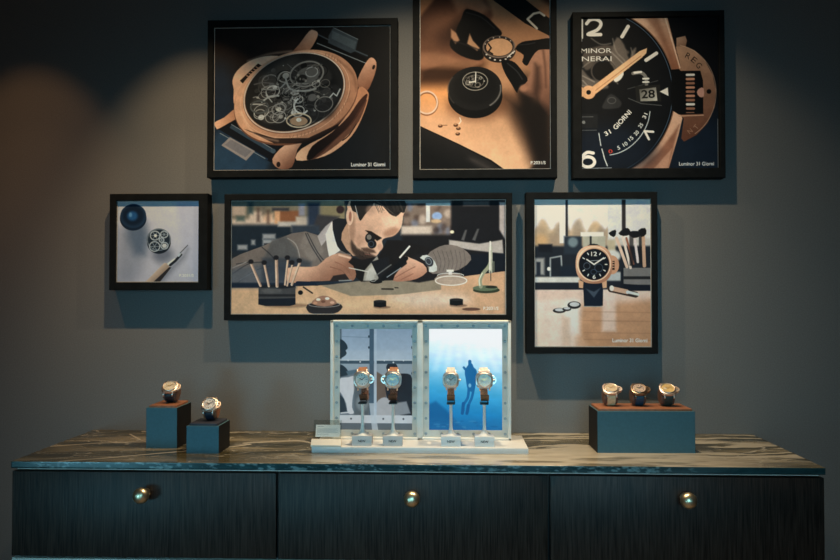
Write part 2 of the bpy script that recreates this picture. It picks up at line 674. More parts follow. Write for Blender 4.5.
    rs = random.Random(8)
    for k in range(44):
        a = rs.uniform(0, 6.28)
        q = rs.uniform(0, 0.9)
        p.ell(306 + 132 * q * math.cos(a), 274 + 96 * q * math.sin(a), rs.uniform(1.5, 4.5), rs.uniform(1.5, 4), rs.choice(tones[:3]), a=0.8)
    # engraving round the bezel
    for a0, a1 in ((24, 62), (82, 112), (318, 340)):
        for t in range(a0, a1, 4):
            th = R(t)
            x, y = 170 * math.cos(th), 120 * math.sin(th)
            c, sn = math.cos(R(-20)), math.sin(R(-20))
            X, Y = 311 + x * c - y * sn, 279 + x * sn + y * c
            p.line([(X, Y - 4), (X + rs.uniform(-3, 3), Y + 5)], 0.6, (136, 90, 64), a=0.7)
    for pts in ([(150, 330), (190, 395), (260, 416)], [(170, 178), (230, 158), (300, 150)]):
        p.line(pts, 2.0, (232, 186, 152), a=0.45, blur=1.6, sm=4)
    p.line([(440, 180), (482, 220), (492, 270)], 2.0, (120, 78, 56), a=0.5, blur=2, sm=4)
    p.view(0, 0, 1)
    p.text('Luminor 31 Giorni', 351.8, 167.2, 34, (236, 236, 236), height=3.6)
    p.grade(1.16, 0.88)
    p.noise(0.16, 7, 3)
    p.noise(0.12, 1.4, 103)
    return p


def pic_hands():
    p = Print(419.7, -25, 550.5, 169.7, bgc=(196, 146, 106))
    p.view(400, 0, 2.95)
    p.rect(0, -80, 500, 520, p.grad((250, -60), (150, 100, 66), (250, 460), (226, 176, 138)))
    p.ell(80, 270, 130, 40, (232, 160, 98), a=0.8, blur=20)
    p.ell(330, 60, 80, 120, (176, 128, 94), a=0.7, blur=25)
    # left hand out of focus
    p.poly([(50, 165), (140, 170), (245, 190), (240, 225), (190, 250), (50, 250)], (70, 42, 26), a=0.97, blur=9)
    p.poly([(50, 70), (80, 20), (140, -40), (220, -40), (272, 30), (262, 70), (220, 90), (190, 120), (215, 150), (245, 165), (240, 190), (190, 180), (120, 190), (50, 200)], p.grad((70, 20), (88, 54, 38), (180, 200), (150, 102, 76)), sm=3, blur=2.5)
    p.poly([(50, 150), (110, 150), (190, 178), (236, 184), (216, 206), (120, 200), (50, 196)], (176, 126, 94), a=0.7, blur=4)
    p.poly([(150, -10), (220, -30), (268, 26), (240, 44), (200, 24), (170, 40)], (178, 128, 96), a=0.75, blur=4)
    p.ell(130, 60, 60, 26, (132, 90, 66), a=0.7, blur=10, rot=-30)
    p.ell(90, 130, 60, 22, (120, 80, 58), a=0.7, blur=8)
    p.ell(150, 110, 40, 26, (74, 46, 34), a=0.7, blur=9)
    p.ell(185, 95, 30, 36, (50, 34, 26), a=0.85, blur=9)
    p.poly([(190, 30), (205, 26), (250, 44), (284, 76), (302, 98), (290, 112), (262, 122), (250, 150), (246, 172), (225, 178), (180, 164), (150, 140), (148, 118), (160, 110), (168, 80), (180, 56)], (22, 20, 20), sm=3, blur=0.8)
    p.poly([(150, 84), (166, 96), (176, 118), (163, 128), (150, 108)], (190, 140, 106), blur=1.2)
    p.poly([(206, 98), (216, 120), (236, 142), (228, 150), (198, 128)], (196, 148, 112), blur=1.0)
    p.line([(196, 36), (240, 50), (280, 84)], 1.0, (66, 62, 60), sm=3, a=0.7, blur=0.6)
    p.line([(160, 122), (190, 130), (236, 148)], 1.6, (56, 50, 48), sm=3, a=0.7, blur=0.8)
    # watch case ring
    p.ell(293, 150, 50, 36, (76, 58, 48))
    p.ell(292, 146, 48, 38, (44, 36, 34))
    p.ell(293, 139, 46, 31, (134, 112, 98), ring=1.6)
    p.ell(294, 140, 39, 26, (204, 156, 118))
    p.ell(294, 133, 40, 24, (70, 58, 52), ring=1.6, arc=(180, 360))
    for t in range(20, 170, 22):
        p.ell(294 + 43 * math.cos(R(t)), 146 + 33 * math.sin(R(t)), 3, 2.4, (206, 190, 176))
    for t in range(195, 350, 26):
        p.ell(293 + 42 * math.cos(R(t)), 137 + 27 * math.sin(R(t)), 2.2, 2, (180, 160, 146))
    p.line([(262, 130), (270, 142), (262, 152), (274, 160)], 1.5, (34, 28, 26))
    p.line([(318, 170), (340, 152)], 1.0, (226, 206, 190))
    # right hand out of focus
    p.poly([(300, 280), (372, 240), (440, 150), (460, 520), (400, 460), (340, 360)], (150, 104, 74), a=0.9, blur=14)
    p.poly([(310, 290), (350, 300), (372, 230), (400, 300), (450, 300), (450, 500), (400, 500), (360, 400)], (38, 28, 24), a=0.93, blur=13)
    p.poly([(376, 188), (388, 160), (408, 140), (450, 116), (450, 330), (428, 330), (404, 296), (376, 286), (352, 268), (372, 240), (388, 214)], p.grad((380, 180), (178, 130, 104), (440, 320), (120, 82, 64)), sm=3, blur=1.6)
    p.poly([(400, 190), (414, 200), (418, 260), (408, 300), (392, 280), (398, 230)], (74, 50, 40), a=0.8, blur=4)
    p.line([(424, 150), (430, 200), (432, 260)], 1.6, (96, 64, 50), a=0.7, blur=2, sm=3)
    p.poly([(352, 268), (380, 284), (408, 300), (440, 330), (450, 500), (404, 500), (384, 400), (362, 320)], (34, 25, 22), a=0.85, blur=7)
    p.poly([(342, 146), (360, 126), (400, 120), (450, 116), (450, 146), (410, 150), (388, 176), (376, 196), (362, 184), (366, 164)], (18, 18, 19), sm=3)
    p.poly([(300, 184), (316, 178), (340, 186), (364, 214), (378, 240), (352, 262), (346, 276), (330, 250), (310, 216)], (18, 18, 20), sm=3)
    p.line([(318, 188), (346, 212), (362, 236)], 1.2, (60, 58, 58), sm=3, blur=0.6)
    p.ell(366, 262, 12, 10, (168, 120, 94), blur=2)
    p.line([(350, 134), (380, 132), (400, 128)], 1.0, (54, 52, 52), blur=0.5)
    # strap with buckle
    p.poly([(276, 0), (300, -40), (360, -10), (450, 62), (450, 112), (370, 70), (330, 40)], (20, 19, 20))
    p.poly([(402, -40), (450, -60), (450, 20), (420, 0)], (60, 36, 26), a=0.9, blur=4)
    p.line([(406, 86), (378, 58), (396, 42), (414, 38), (428, 48)], 2.2, (196, 178, 158))
    # black puck holding a movement
    p.ell(232, 310, 92, 44, (120, 80, 56), a=0.7, blur=8)
    p.ell(222, 284, 81, 66, (20, 19, 19))
    p.ell(222, 262, 80, 65, (38, 35, 34))
    p.ell(222, 258, 66, 52, (30, 28, 28), blur=3)
    p.ell(220, 262, 78, 62, (150, 140, 132), ring=1.4, arc=(350, 55), a=0.8, blur=0.8)
    p.ell(220, 264, 79, 64, (96, 84, 76), ring=1.2, arc=(140, 215), a=0.7, blur=0.8)
    p.ell(222, 244, 38, 28, (26, 24, 23))
    p.ell(222, 240, 37, 27, (166, 154, 140), ring=0.8)
    p.ell(222, 240, 26, 18, (120, 110, 100), ring=0.7)
    gears(p, 222, 242, 34, 12, [(196, 184, 168), (150, 138, 126), (110, 100, 92)], 26)
    p.line([(224, 214), (223, 244)], 1.0, (232, 222, 208))
    p.line([(223, 240), (204, 243)], 0.9, (232, 222, 208))
    # ring and small screws on the bench
    p.ell(78, 305, 31, 33, (150, 102, 70), ring=2.4)
    p.ell(78, 302, 31, 33, (214, 180, 156), ring=1.6)
    for x, y in ((118, 370), (164, 368), (172, 378), (170, 394)):
        p.ell(x, y + 2, 7, 5, (96, 62, 42))
        p.ell(x - 1, y - 1, 4, 3, (186, 138, 104))
    p.line([(122, 370), (138, 370)], 0.7, (140, 96, 66))
    p.line([(176, 348), (180, 358), (174, 366)], 0.9, (226, 200, 180))
    # dark tray in front
    p.poly([(50, 368), (170, 424), (270, 474), (320, 510), (50, 510)], p.grad((200, 420), (52, 46, 44), (150, 500), (22, 21, 22)))
    p.line([(50, 370), (170, 426), (270, 478), (305, 505)], 1.0, (30, 24, 22))
    p.ell(240, 486, 40, 8, (96, 84, 78), rot=27, a=0.6, blur=4)
    p.poly([(380, 505), (420, 470), (460, 440), (460, 510)], (44, 34, 30), blur=3)
    p.text('P.2031/S', 386, 487, 44, (226, 222, 216), height=9)
    p.grade(1.30, 0.92)
    p.noise(0.12, 9, 5)
    p.noise(0.08, 1.6, 105)
    return p


def pic_macro():
    p = Print(581, 17.5, 718.6, 169, bgc=(15, 15, 18))
    p.ell(700, 150, 40, 40, (24, 36, 50), a=0.9, blur=24)
    p.view(560, 0, 2.95)
    cg = p.grad((250, 60), (206, 162, 132), (345, 200), (150, 94, 66))
    # case
    p.poly([(190, 46), (318, 46), (334, 110), (358, 200), (350, 216), (326, 210), (330, 250), (300, 140)], cg)
    p.line([(312, 50), (330, 110), (356, 202)], 1.4, (232, 190, 160), a=0.8, blur=0.6)
    p.poly([(250, 46), (290, 46), (318, 120), (345, 205), (330, 208), (318, 160), (292, 100)], (120, 74, 52), a=0.55, blur=3)
    p.poly([(334, 326), (352, 334), (362, 350), (350, 400), (318, 506), (180, 506), (260, 440), (310, 380)], p.grad((230, 500), (206, 150, 116), (355, 350), (214, 162, 130)))
    p.poly([(352, 370), (318, 506), (230, 506), (290, 450), (330, 400)], (128, 76, 54), a=0.75, blur=2)
    p.poly([(330, 440), (316, 506), (270, 506)], (196, 142, 112), a=0.8, blur=1)
    # dial
    p.ell(83, 275, 259, 259, (120, 84, 64))
    p.ell(83, 275, 256, 256, (10, 10, 12))
    p.ell(83, 275, 250, 250, (70, 84, 98), ring=0.8)
    p.ell(83, 275, 246, 246, (17, 18, 21))
    p.ell(150, 440, 130, 70, (20, 28, 40), a=0.9, blur=14)
    # skeleton works
    for P, c in (([(70, 150), (140, 130), (205, 150), (180, 165), (120, 165), (90, 200), (70, 200)], (84, 72, 64)),
                 ([(150, 160), (168, 108), (190, 130), (204, 170), (214, 148), (226, 140), (216, 178), (190, 205), (170, 240), (150, 230)], (104, 90, 80)),
                 ([(60, 200), (90, 230), (130, 240), (140, 260), (80, 262), (60, 250)], (96, 84, 76))):
        p.poly(P, c, sm=3, blur=1.5)
    for P in ([(156, 112), (166, 150), (190, 176), (204, 200)], [(210, 140), (214, 166), (196, 196), (176, 224)], [(66, 196), (96, 176), (140, 172), (160, 190)], [(150, 200), (156, 226), (170, 246)], [(64, 250), (100, 256), (132, 250)], [(92, 110), (120, 128), (150, 126)]):
        p.line(P, 1.4, (150, 134, 120), a=0.55, blur=0.8, sm=4)
    p.ell(130, 210, 30, 28, (20, 18, 18), blur=1)
    p.ell(128, 208, 36, 33, (86, 74, 66), ring=1.6, a=0.8)
    for x0, y0, x1, y1 in ((66, 222, 100, 240), (66, 236, 90, 262), (150, 150, 200, 200)):
        p.line([(x0, y0), (x1, y1)], 1.4, (150, 134, 122), a=0.7, blur=0.5)
    p.poly([(130, 300), (150, 276), (180, 300), (172, 318), (126, 320)], (48, 46, 46), sm=3, blur=1)
    p.ell(152, 296, 12, 9, (78, 74, 72), ring=0.9)
    p.rect(60, 336, 110, 378, (30, 30, 32), blur=1)
    p.line([(62, 344), (96, 344)], 0.7, (90, 88, 86))
    p.line([(62, 384), (106, 384)], 0.7, (80, 80, 80))
    p.ell(68, 360, 5, 5, (120, 116, 112))
    p.line([(216, 216), (240, 214), (254, 228), (256, 250)], 3.4, (120, 112, 104), sm=3)
    p.line([(220, 214), (240, 212)], 2.0, (224, 216, 206))
    for y in (232, 242):
        p.line([(246, y), (262, y)], 1.8, (206, 196, 184))
    p.line([(200, 262), (290, 238)], 0.7, (70, 68, 66))
    # date
    p.poly([(222, 254), (296, 250), (300, 300), (226, 304)], (34, 32, 30))
    p.poly([(234, 264), (284, 258), (288, 298), (238, 299)], p.grad((240, 260), (92, 86, 78), (280, 300), (178, 168, 154)))
    p.text('28', 241, 290, 40, (20, 18, 16), height=24, rot=2)
    p.line([(202, 290), (240, 306), (300, 312)], 0.8, (80, 78, 76))
    # hour marks and numerals
    LUM = (222, 214, 200)
    for a, b in (((184, 106), (202, 76)), ((255, 177), (286, 157))):
        p.line([a, b], 3.6, LUM)
    p.poly([(295, 271), (319, 259), (321, 284)], LUM)
    p.line([(78, 66), (88, 55), (104, 53), (118, 60), (120, 72), (108, 86), (82, 98), (120, 99)], 3.4, LUM, sm=4)
    p.line([(64, 46), (64, 108)], 2.2, LUM)
    p.ell(80, 478, 20, 15, LUM, ring=3.2)
    p.line([(96, 452), (78, 450), (64, 462), (60, 480)], 3.2, LUM, sm=4)
    # names on the dial, cut by the edge of the picture
    p.text('LUMINOR', 26, 154, 126, (216, 206, 194), height=14, bold=False)
    p.text('PANERAI', 24, 178, 128, (216, 206, 194), height=14, bold=False)
    # power reserve scale
    p.text('31', 134, 402, 19, (220, 216, 208), rot=30, height=13)
    p.text('GIORNI', 164, 384, 70, (220, 216, 208), rot=47, height=14)
    p.line([(113, 393), (119, 430)], 0.9, (190, 188, 184))
    p.line([(122, 440), (130, 470), (138, 490)], 1.0, (190, 188, 184))
    arc = [(146, 458), (172, 452), (200, 438), (226, 416), (246, 390), (260, 360), (266, 330)]
    p.line(arc, 0.8, (190, 190, 188), sm=4)
    for t, x, y, w, r_, c in (('0', 142, 453, 12, 5, (190, 60, 44)), ('5', 170, 443, 8, 20, (200, 196, 190)), ('10', 188, 434, 14, 30, (200, 196, 190)), ('15', 206, 418, 14, 38, (200, 196, 190)),
                              ('20', 224, 402, 14, 46, (200, 196, 190)), ('25', 238, 380, 14, 54, (200, 196, 190)), ('31', 252, 352, 16, 64, (222, 218, 212))):
        p.text(t, x, y, w, c, rot=r_, height=11)
    p.line([(250, 388), (275, 390)], 2.2, LUM)
    p.line([(250, 388), (262, 412)], 2.2, LUM)
    p.line([(62, 498), (150, 496)], 0.6, (150, 150, 150))
    # hands
    p.poly([(160, 238), (158, 224), (176, 196), (188, 214), (180, 232), (168, 240)], (206, 196, 184), sm=3)
    hg = p.grad((90, 265), (214, 158, 112), (250, 150), (226, 174, 130))
    p.poly([(92, 256), (236, 150), (258, 141), (256, 156), (244, 168), (104, 276)], hg)
    p.line([(98, 270), (240, 164)], 0.9, (166, 112, 76), a=0.8)
    p.poly([(60, 250), (72, 266), (72, 280), (60, 286)], (206, 150, 108))
    p.ell(83, 271, 21, 20, (212, 156, 112))
    p.ell(83, 271, 7, 7, (26, 18, 14))
    # crown bridge
    p.poly([(346, 112), (372, 106), (377, 120), (370, 150), (345, 160)], p.grad((350, 110), (170, 130, 104), (370, 150), (120, 84, 62)))
    p.poly([(344, 138), (368, 136), (400, 150), (430, 180), (452, 222), (462, 268), (456, 320), (436, 366), (404, 400), (366, 420), (358, 410), (366, 352), (352, 336), (350, 210), (358, 200)], p.grad((390, 150), (172, 128, 98), (380, 410), (104, 60, 42)))
    p.ell(334, 274, 128, 142, (206, 160, 128), ring=0.7, arc=(280, 60), a=0.7)
    p.poly([(330, 206), (352, 204), (358, 210), (416, 210), (424, 240), (424, 338), (352, 340), (330, 326)], (12, 12, 14))
    p.line([(352, 344), (424, 342)], 1.2, (190, 138, 108))
    for k in range(9):
        y = 222 + k * 12.5
        c = (226, 204, 186) if k in (0, 7) else ((190, 130, 100) if k % 2 else (150, 100, 76))
        p.line([(376, y), (396, y)], 2.4, c)
    p.line([(374, 334), (396, 334)], 0.9, (150, 100, 76))
    p.poly([(405, 274), (414, 262), (425, 262), (426, 286), (414, 288)], (196, 140, 118), sm=2)
    p.ell(441, 272, 7, 7, (16, 12, 12))
    for t, x, y, r_ in (('R', 370, 170, -28), ('E', 387, 180, -40), ('G', 401, 194, -52)):
        p.text(t, x, y, 14, (52, 36, 28), rot=r_, height=17, bold=False)
    for t, x, y, r_ in (('N', 384, 398, 40), ('T', 404, 386, 52)):
        p.text(t, x, y, 12, (176, 132, 104), rot=r_, height=14, bold=False, a=0.7)
    p.view(0, 0, 1)
    p.text('Luminor 31 Giorni', 679, 166.3, 35, (236, 236, 236), height=3.6)
    p.line([(718.2, 120), (718.2, 169)], 0.8, (150, 140, 130), a=0.7)
    p.line([(581.4, 17), (581.4, 40)], 0.9, (170, 160, 150), a=0.8)
    p.grade(1.12, 0.90)
    p.noise(0.16, 7, 9)
    p.noise(0.10, 1.4, 109)
    return p


def pic_movement():
    p = Print(116.8, 200.8, 198, 282.3, bgc=(184, 178, 184))
    p.view(105, 190, 5.09)
    p.rect(50, 40, 490, 480, p.grad((250, 60), (196, 190, 196), (250, 470), (178, 172, 178)))
    p.poly([(345, 40), (490, 40), (490, 480), (440, 480), (380, 200)], (176, 172, 184), a=0.8, blur=5)
    p.poly([(60, 200), (150, 200), (205, 180), (230, 260), (210, 330), (180, 420), (140, 480), (60, 480)], (120, 126, 140), a=0.55, blur=9)
    p.poly([(100, 190), (200, 160), (215, 240), (200, 330), (150, 330), (120, 260)], (84, 100, 120), a=0.8, blur=7)
    p.ell(140, 142, 68, 64, (24, 42, 62))
    p.ell(140, 130, 66, 62, (34, 58, 82))
    p.ell(140, 128, 54, 50, (20, 38, 58), blur=2)
    p.ell(136, 130, 26, 24, (34, 88, 136), blur=2)
    p.ell(126, 124, 8, 12, (110, 160, 196), blur=1, a=0.7)
    # round movement
    p.ell(290, 330, 50, 40, (100, 104, 118), a=0.8, blur=6)
    p.ell(272, 268, 60, 58, (34, 42, 52))
    p.ell(271, 253, 61, 58, (54, 64, 74))
    p.ell(271, 253, 58, 55, (130, 138, 144), ring=0.6)
    p.ell(271, 253, 52, 49, (40, 50, 60))
    for x, y, r_ in ((252, 232, 24), (298, 226, 18), (300, 284, 18), (250, 288, 26), (285, 255, 12)):
        p.ell(x, y, r_, r_ * 0.95, (172, 176, 178), ring=1.0)
        for a in (0, 60, 120):
            p.line([(x - r_ * 0.9 * math.cos(R(a)), y - r_ * 0.9 * math.sin(R(a))), (x + r_ * 0.9 * math.cos(R(a)), y + r_ * 0.9 * math.sin(R(a)))], 0.7, (150, 156, 160), a=0.8)
    p.ell(300, 284, 12, 11, (190, 186, 180))
    p.ell(254, 232, 8, 8, (200, 200, 198))
    # wooden handled tool
    p.poly([(250, 470), (380, 350), (400, 330), (420, 300), (400, 350), (330, 430), (290, 475)], (110, 112, 124), a=0.75, blur=5)
    p.poly([(200, 475), (300, 372), (322, 376), (325, 395), (240, 475)], p.grad((250, 400), (216, 190, 168), (290, 440), (150, 122, 100)))
    p.poly([(240, 475), (325, 394), (336, 396), (275, 475)], (52, 46, 46))
    p.line([(322, 378), (352, 356)], 2.6, (206, 204, 204))
    p.line([(330, 384), (356, 362), (384, 330)], 2.6, (40, 44, 52))
    p.line([(372, 336), (382, 322)], 2.2, (180, 184, 188))
    p.line([(380, 322), (418, 282)], 0.8, (70, 74, 82))
    p.text('P.2031/S', 376, 444, 74, (230, 228, 228), height=14, a=0.75)
    p.grade(1.15, 0.85)
    p.noise(0.07, 8, 15)
    p.noise(0.06, 1.4, 115)
    return p


def pic_watchmaker():
    p = Print(231, 200, 506, 314.5, bgc=(40, 46, 54))
    rs = random.Random(3)
    # blurred workshop behind
    p.rect(231, 200, 345, 232, p.grad((231, 200), (110, 102, 86), (345, 230), (150, 130, 104)))
    p.rect(231, 218, 300, 230, (206, 176, 154), blur=3)
    p.rect(228, 224, 292, 252, (32, 44, 56), blur=3)
    for x, y, w, h, c in ((238, 210, 14, 10, (190, 160, 140)), (256, 215, 14, 9, (224, 190, 166)), (268, 217, 10, 8, (226, 176, 140)), (250, 207, 5, 12, (46, 70, 74)), (240, 218, 8, 5, (70, 90, 84)),
                          (258, 214, 2.5, 14, (90, 64, 56)), (268, 216, 2.5, 14, (96, 70, 58)), (263, 210, 3, 8, (110, 96, 84))):
        p.rect(x - w / 2, y - h / 2, x + w / 2, y + h / 2, c, blur=2.6, a=0.85)
    p.rect(274.5, 209, 281, 223, (216, 156, 110), blur=1.4)
    p.rect(280, 210, 300, 222, (146, 88, 54), blur=1.6)
    p.rect(272, 207, 289, 210, (62, 60, 66), blur=1.6)
    p.rect(278, 221, 300, 226, (186, 170, 158), blur=1.8)
    p.rect(296, 216, 322, 226, (186, 164, 146), blur=1.8)
    p.rect(299, 203, 305, 215, (140, 134, 146), blur=2)
    p.rect(308, 202, 320, 226, (46, 58, 78), blur=3)
    p.rect(322, 204, 346, 218, (140, 122, 88), blur=3)
    p.ell(341, 209, 4, 4, (60, 40, 40), blur=1)
    p.poly([(318, 214), (340, 216), (326, 232), (312, 232)], (66, 60, 62), blur=2)
    p.rect(292, 225, 320, 234, (56, 64, 76), blur=2)
    for x, y, w, h in ((269, 236, 13, 5), (270, 242, 15, 6), (253, 242, 4, 5), (242, 247, 10, 5)):
        p.rect(x - w / 2, y - h / 2, x + w / 2, y + h / 2, (150, 146, 146), blur=1.7)
    p.rect(264, 243, 280, 246, (40, 44, 54), blur=1)
    # right hand background
    p.rect(404, 200, 460, 236, (132, 108, 94), blur=2)
    for k in range(26):
        p.ell(rs.uniform(406, 456), rs.uniform(202, 232), rs.uniform(2, 5), rs.uniform(2, 5), rs.choice([(206, 178, 160), (60, 42, 38), (150, 120, 104), (116, 120, 140), (84, 62, 54)]), blur=2.4, a=0.7)
    p.rect(402, 226, 432, 235, (200, 174, 156), blur=2)
    p.rect(405, 200, 452, 203, (120, 128, 124), blur=1.0)
    p.rect(427, 203, 452, 205.5, (206, 210, 208), blur=0.7)
    p.rect(427, 203, 431, 222, (206, 196, 190), blur=0.7)
    p.ell(438, 216, 5, 4, (140, 160, 200), blur=1.2)
    p.ell(437, 221, 5, 2, (200, 160, 120), blur=1.2)
    p.rect(403, 235, 510, 285, (34, 30, 32), blur=3)
    p.rect(452, 198, 510, 244, (30, 28, 32), blur=2)
    p.rect(464, 201, 490, 206, (92, 82, 78), blur=1.5)
    p.poly([(500, 202), (506, 202), (506, 240), (500, 230)], (176, 156, 148), blur=1.2)
    p.poly([(450, 240), (480, 244), (503, 240), (504, 254), (470, 250), (450, 246)], (178, 160, 150), blur=1.0)
    p.poly([(462, 240), (466, 230), (468, 230), (465, 241)], (120, 112, 108), blur=0.8, a=0.7)
    p.poly([(473, 240), (478, 229), (480, 229), (476, 241)], (120, 112, 108), blur=0.8, a=0.7)
    p.rect(462, 254, 510, 276, (24, 28, 38), blur=1.5)
    p.ell(453, 232, 2, 1.6, (226, 200, 160), blur=0.6)
    # bench
    p.poly([(225, 287), (300, 286.5), (440, 281), (470, 276), (510, 271), (510, 318), (225, 318)], p.grad((231, 290), (216, 166, 122), (500, 310), (206, 152, 112)))
    p.ell(430, 300, 40, 8, (226, 190, 166), blur=8, a=0.7)
    p.ell(350, 305, 60, 6, (226, 176, 130), blur=6, a=0.6)
    p.poly([(322, 286), (362, 281), (442, 280), (442, 290), (400, 295), (352, 296.5)], (150, 128, 104), blur=0.6)
    # sleeve and jacket
    p.poly([(225, 262), (240, 254), (262, 246), (280, 238), (292, 233), (306, 231), (322, 236), (330, 226), (336, 220), (350, 222), (352, 262), (340, 268), (300, 272), (292, 288), (225, 288)], (122, 106, 97))
    p.poly([(262, 262), (272, 240), (286, 236), (298, 250), (300, 270), (280, 274)], (98, 92, 90), blur=2)
    p.poly([(305, 232), (318, 236), (326, 252), (312, 262), (300, 246)], (134, 118, 108), blur=2)
    for P in ([(262, 247), (272, 256), (280, 268)], [(306, 233), (312, 246), (322, 262)], [(308, 233), (318, 252), (326, 262)], [(232, 274), (248, 264), (262, 262)], [(234, 286), (252, 272), (270, 266)], [(236, 264), (250, 262)]):
        p.line(P, 1.1, (56, 54, 58), sm=4, a=0.8, blur=0.5)
    for P in ([(288, 238), (296, 244), (300, 256), (301, 268)], [(232, 268), (246, 262)], [(240, 280), (256, 270)]):
        p.line(P, 1.0, (172, 160, 152), sm=4, a=0.7, blur=0.5)
    p.poly([(225, 270), (262, 264), (300, 264), (296, 288), (225, 288)], (84, 92, 104), a=0.65, blur=4)
    p.rect(228, 283, 296, 288, (30, 42, 58), blur=1.2)
    p.poly([(262, 258), (300, 258), (312, 262), (310, 276), (292, 282), (262, 284)], (44, 52, 66), a=0.6, blur=3)
    # white collar and dark roll neck
    p.poly([(318, 236), (326, 226), (334, 219.5), (336, 226), (330, 236), (322, 246)], (190, 172, 166), a=0.9, blur=0.6)
    p.poly([(326, 234), (332, 222), (335, 221), (336, 238), (342, 249.5), (330, 258), (328, 248)], (214, 200, 204))
    p.poly([(333, 220), (346, 218.5), (350, 226), (348, 242), (352, 254), (341, 250), (336, 240)], (38, 38, 42), sm=2)
    # neck, head
    sk = p.grad((345, 215), (206, 156, 124), (395, 235), (226, 172, 140))
    p.poly([(346, 226), (356, 216), (362, 250), (354, 256), (342, 240)], (190, 140, 108), sm=2)
    p.poly([(350, 200), (372, 198), (404, 206), (404, 216), (402.5, 226), (399, 232), (394, 236), (386, 238), (383, 241), (384, 247), (381, 251), (376, 257), (366, 257), (356, 250), (350, 238), (349, 220)], sk, sm=3)
    p.ell(362, 232, 9, 12, (206, 152, 122), blur=4, a=0.8)
    p.ell(353, 228, 3, 16, (150, 104, 80), blur=2, a=0.6)
    p.ell(350.5, 216, 3.6, 9, (222, 172, 142))
    p.ell(351, 216, 1.4, 5, (160, 100, 78), blur=0.6)
    # hair
    p.poly([(352, 198), (374, 198), (373, 206), (366, 214), (362, 220), (360, 219), (357, 212), (353, 210)], (48, 40, 37), sm=2)
    p.poly([(372, 198), (405, 198), (405.5, 212), (402, 212), (397, 216.5), (390, 213), (384, 206), (376, 203)], (44, 38, 36), sm=2)
    for k in range(22):
        x = rs.uniform(375, 403)
        p.line([(x - 3, 199), (x, 204 + rs.uniform(0, 5)), (x + 2, 209 + rs.uniform(0, 4))], 0.5, rs.choice([(70, 60, 54), (28, 24, 24), (86, 74, 64)]), a=0.5, sm=2, blur=0.3)
    p.ell(392, 222, 10, 6, (236, 186, 154), a=0.5, blur=4)
    p.ell(376, 226, 8, 8, (200, 148, 118), a=0.5, blur=4)
    p.line([(375, 199), (385, 206), (394, 213)], 0.8, (96, 84, 74), a=0.8, blur=0.4)
    p.line([(356, 205), (359, 217)], 0.6, (190, 180, 172))
    p.ell(372, 210, 5, 6, (190, 142, 116), blur=2.5, a=0.6)
    p.ell(392, 232, 8, 4, (176, 118, 88), blur=2.5, a=0.7, rot=-20)
    # eye loupe and beard
    p.poly([(366, 230), (372, 231), (383, 238), (378, 241)], (40, 28, 24), blur=0.6)
    p.ell(371, 238, 5, 5.5, (40, 34, 34))
    p.ell(370, 237, 2.4, 2.6, (130, 116, 104))
    p.ell(373, 244, 4.4, 4.6, (28, 27, 32))
    p.ell(372, 244, 2.6, 2.8, (72, 80, 92), ring=0.7)
    p.poly([(352, 240), (358, 248), (366, 252), (376, 256), (376, 262), (366, 263), (357, 257), (352, 249)], (64, 46, 38), a=0.9, sm=2, blur=1.6)
    p.poly([(362, 248), (368, 247.5), (375, 250), (377, 253), (370, 253), (364, 251)], (84, 56, 44), a=0.85, blur=1.2)
    p.line([(366, 254), (372, 255)], 0.8, (150, 92, 76), blur=0.5)
    p.ell(360, 240, 4, 6, (186, 132, 104), a=0.6, blur=2.5)
    for k in range(26):
        x = rs.uniform(353, 374)
        y = 246 + (x - 353) * 0.55 + rs.uniform(-3, 6)
        p.line([(x, y), (x + 0.8, y + 1.8)], 0.4, rs.choice([(40, 30, 26), (96, 70, 56)]), a=0.6)
    p.ell(381, 247, 2.5, 3.5, (206, 150, 122), blur=0.6)
    # dark front, V of the shirt
    p.poly([(346, 256), (364, 260), (380, 256), (388, 240), (400, 240), (430, 248), (440, 262), (400, 280), (362, 282), (346, 268)], (34, 28, 28), blur=0.8)
    p.poly([(364, 281), (366, 270), (378, 256), (384, 270), (378, 281)], (160, 146, 132), blur=0.7)
    p.poly([(366, 281), (369, 270), (376, 262), (378, 272), (374, 281)], (196, 182, 168), a=0.7, blur=1.2)
    p.poly([(372, 262), (390, 256), (390, 268), (380, 279)], (34, 32, 36), blur=0.5)
    # near hand
    hk = p.grad((310, 262), (222, 166, 132), (325, 282), (160, 104, 78))
    p.poly([(288, 268), (306, 267), (318, 266), (327, 258), (340, 253), (353, 257), (349, 262), (354, 266), (357, 274), (355, 280), (351, 281), (346, 274), (340, 277), (330, 281), (312, 281.5), (288, 283)], hk, sm=2)
    p.line([(336, 262), (346, 267), (352, 276)], 1.0, (150, 94, 70), sm=3, a=0.8, blur=0.5)
    p.line([(331, 267), (343, 271), (347, 277)], 1.0, (140, 88, 66), sm=3, a=0.8, blur=0.5)
    p.line([(340, 255), (351, 258)], 1.8, (234, 186, 156), a=0.8, blur=0.6)
    p.poly([(334, 276), (346, 274), (350, 281), (330, 282)], (52, 40, 38), blur=0.6)
    p.line([(350, 268), (369, 272)], 0.9, (206, 190, 174))
    p.line([(298, 283.6), (318, 284)], 4.2, (26, 38, 56))
    p.line([(318, 284), (338, 282.5), (352, 281)], 2.0, (38, 48, 62))
    p.line([(340, 281), (352, 280.5)], 1.2, (180, 170, 160), a=0.7)
    # far hand, watch, cuff
    p.poly([(404, 262), (420, 254), (440, 248), (436, 280), (420, 283), (404, 281)], (38, 32, 34), blur=1)
    p.poly([(394, 281), (400, 270), (408, 264), (406, 256), (411, 258), (424, 264), (428, 272), (418, 279), (406, 281.5)], p.grad((410, 260), (222, 164, 132), (410, 282), (176, 112, 84)), sm=2)
    p.line([(396, 278), (410, 270), (416, 267)], 0.9, (150, 92, 70), sm=3, a=0.8, blur=0.4)
    p.line([(402, 280), (414, 274)], 0.9, (150, 92, 70), a=0.8, blur=0.4)
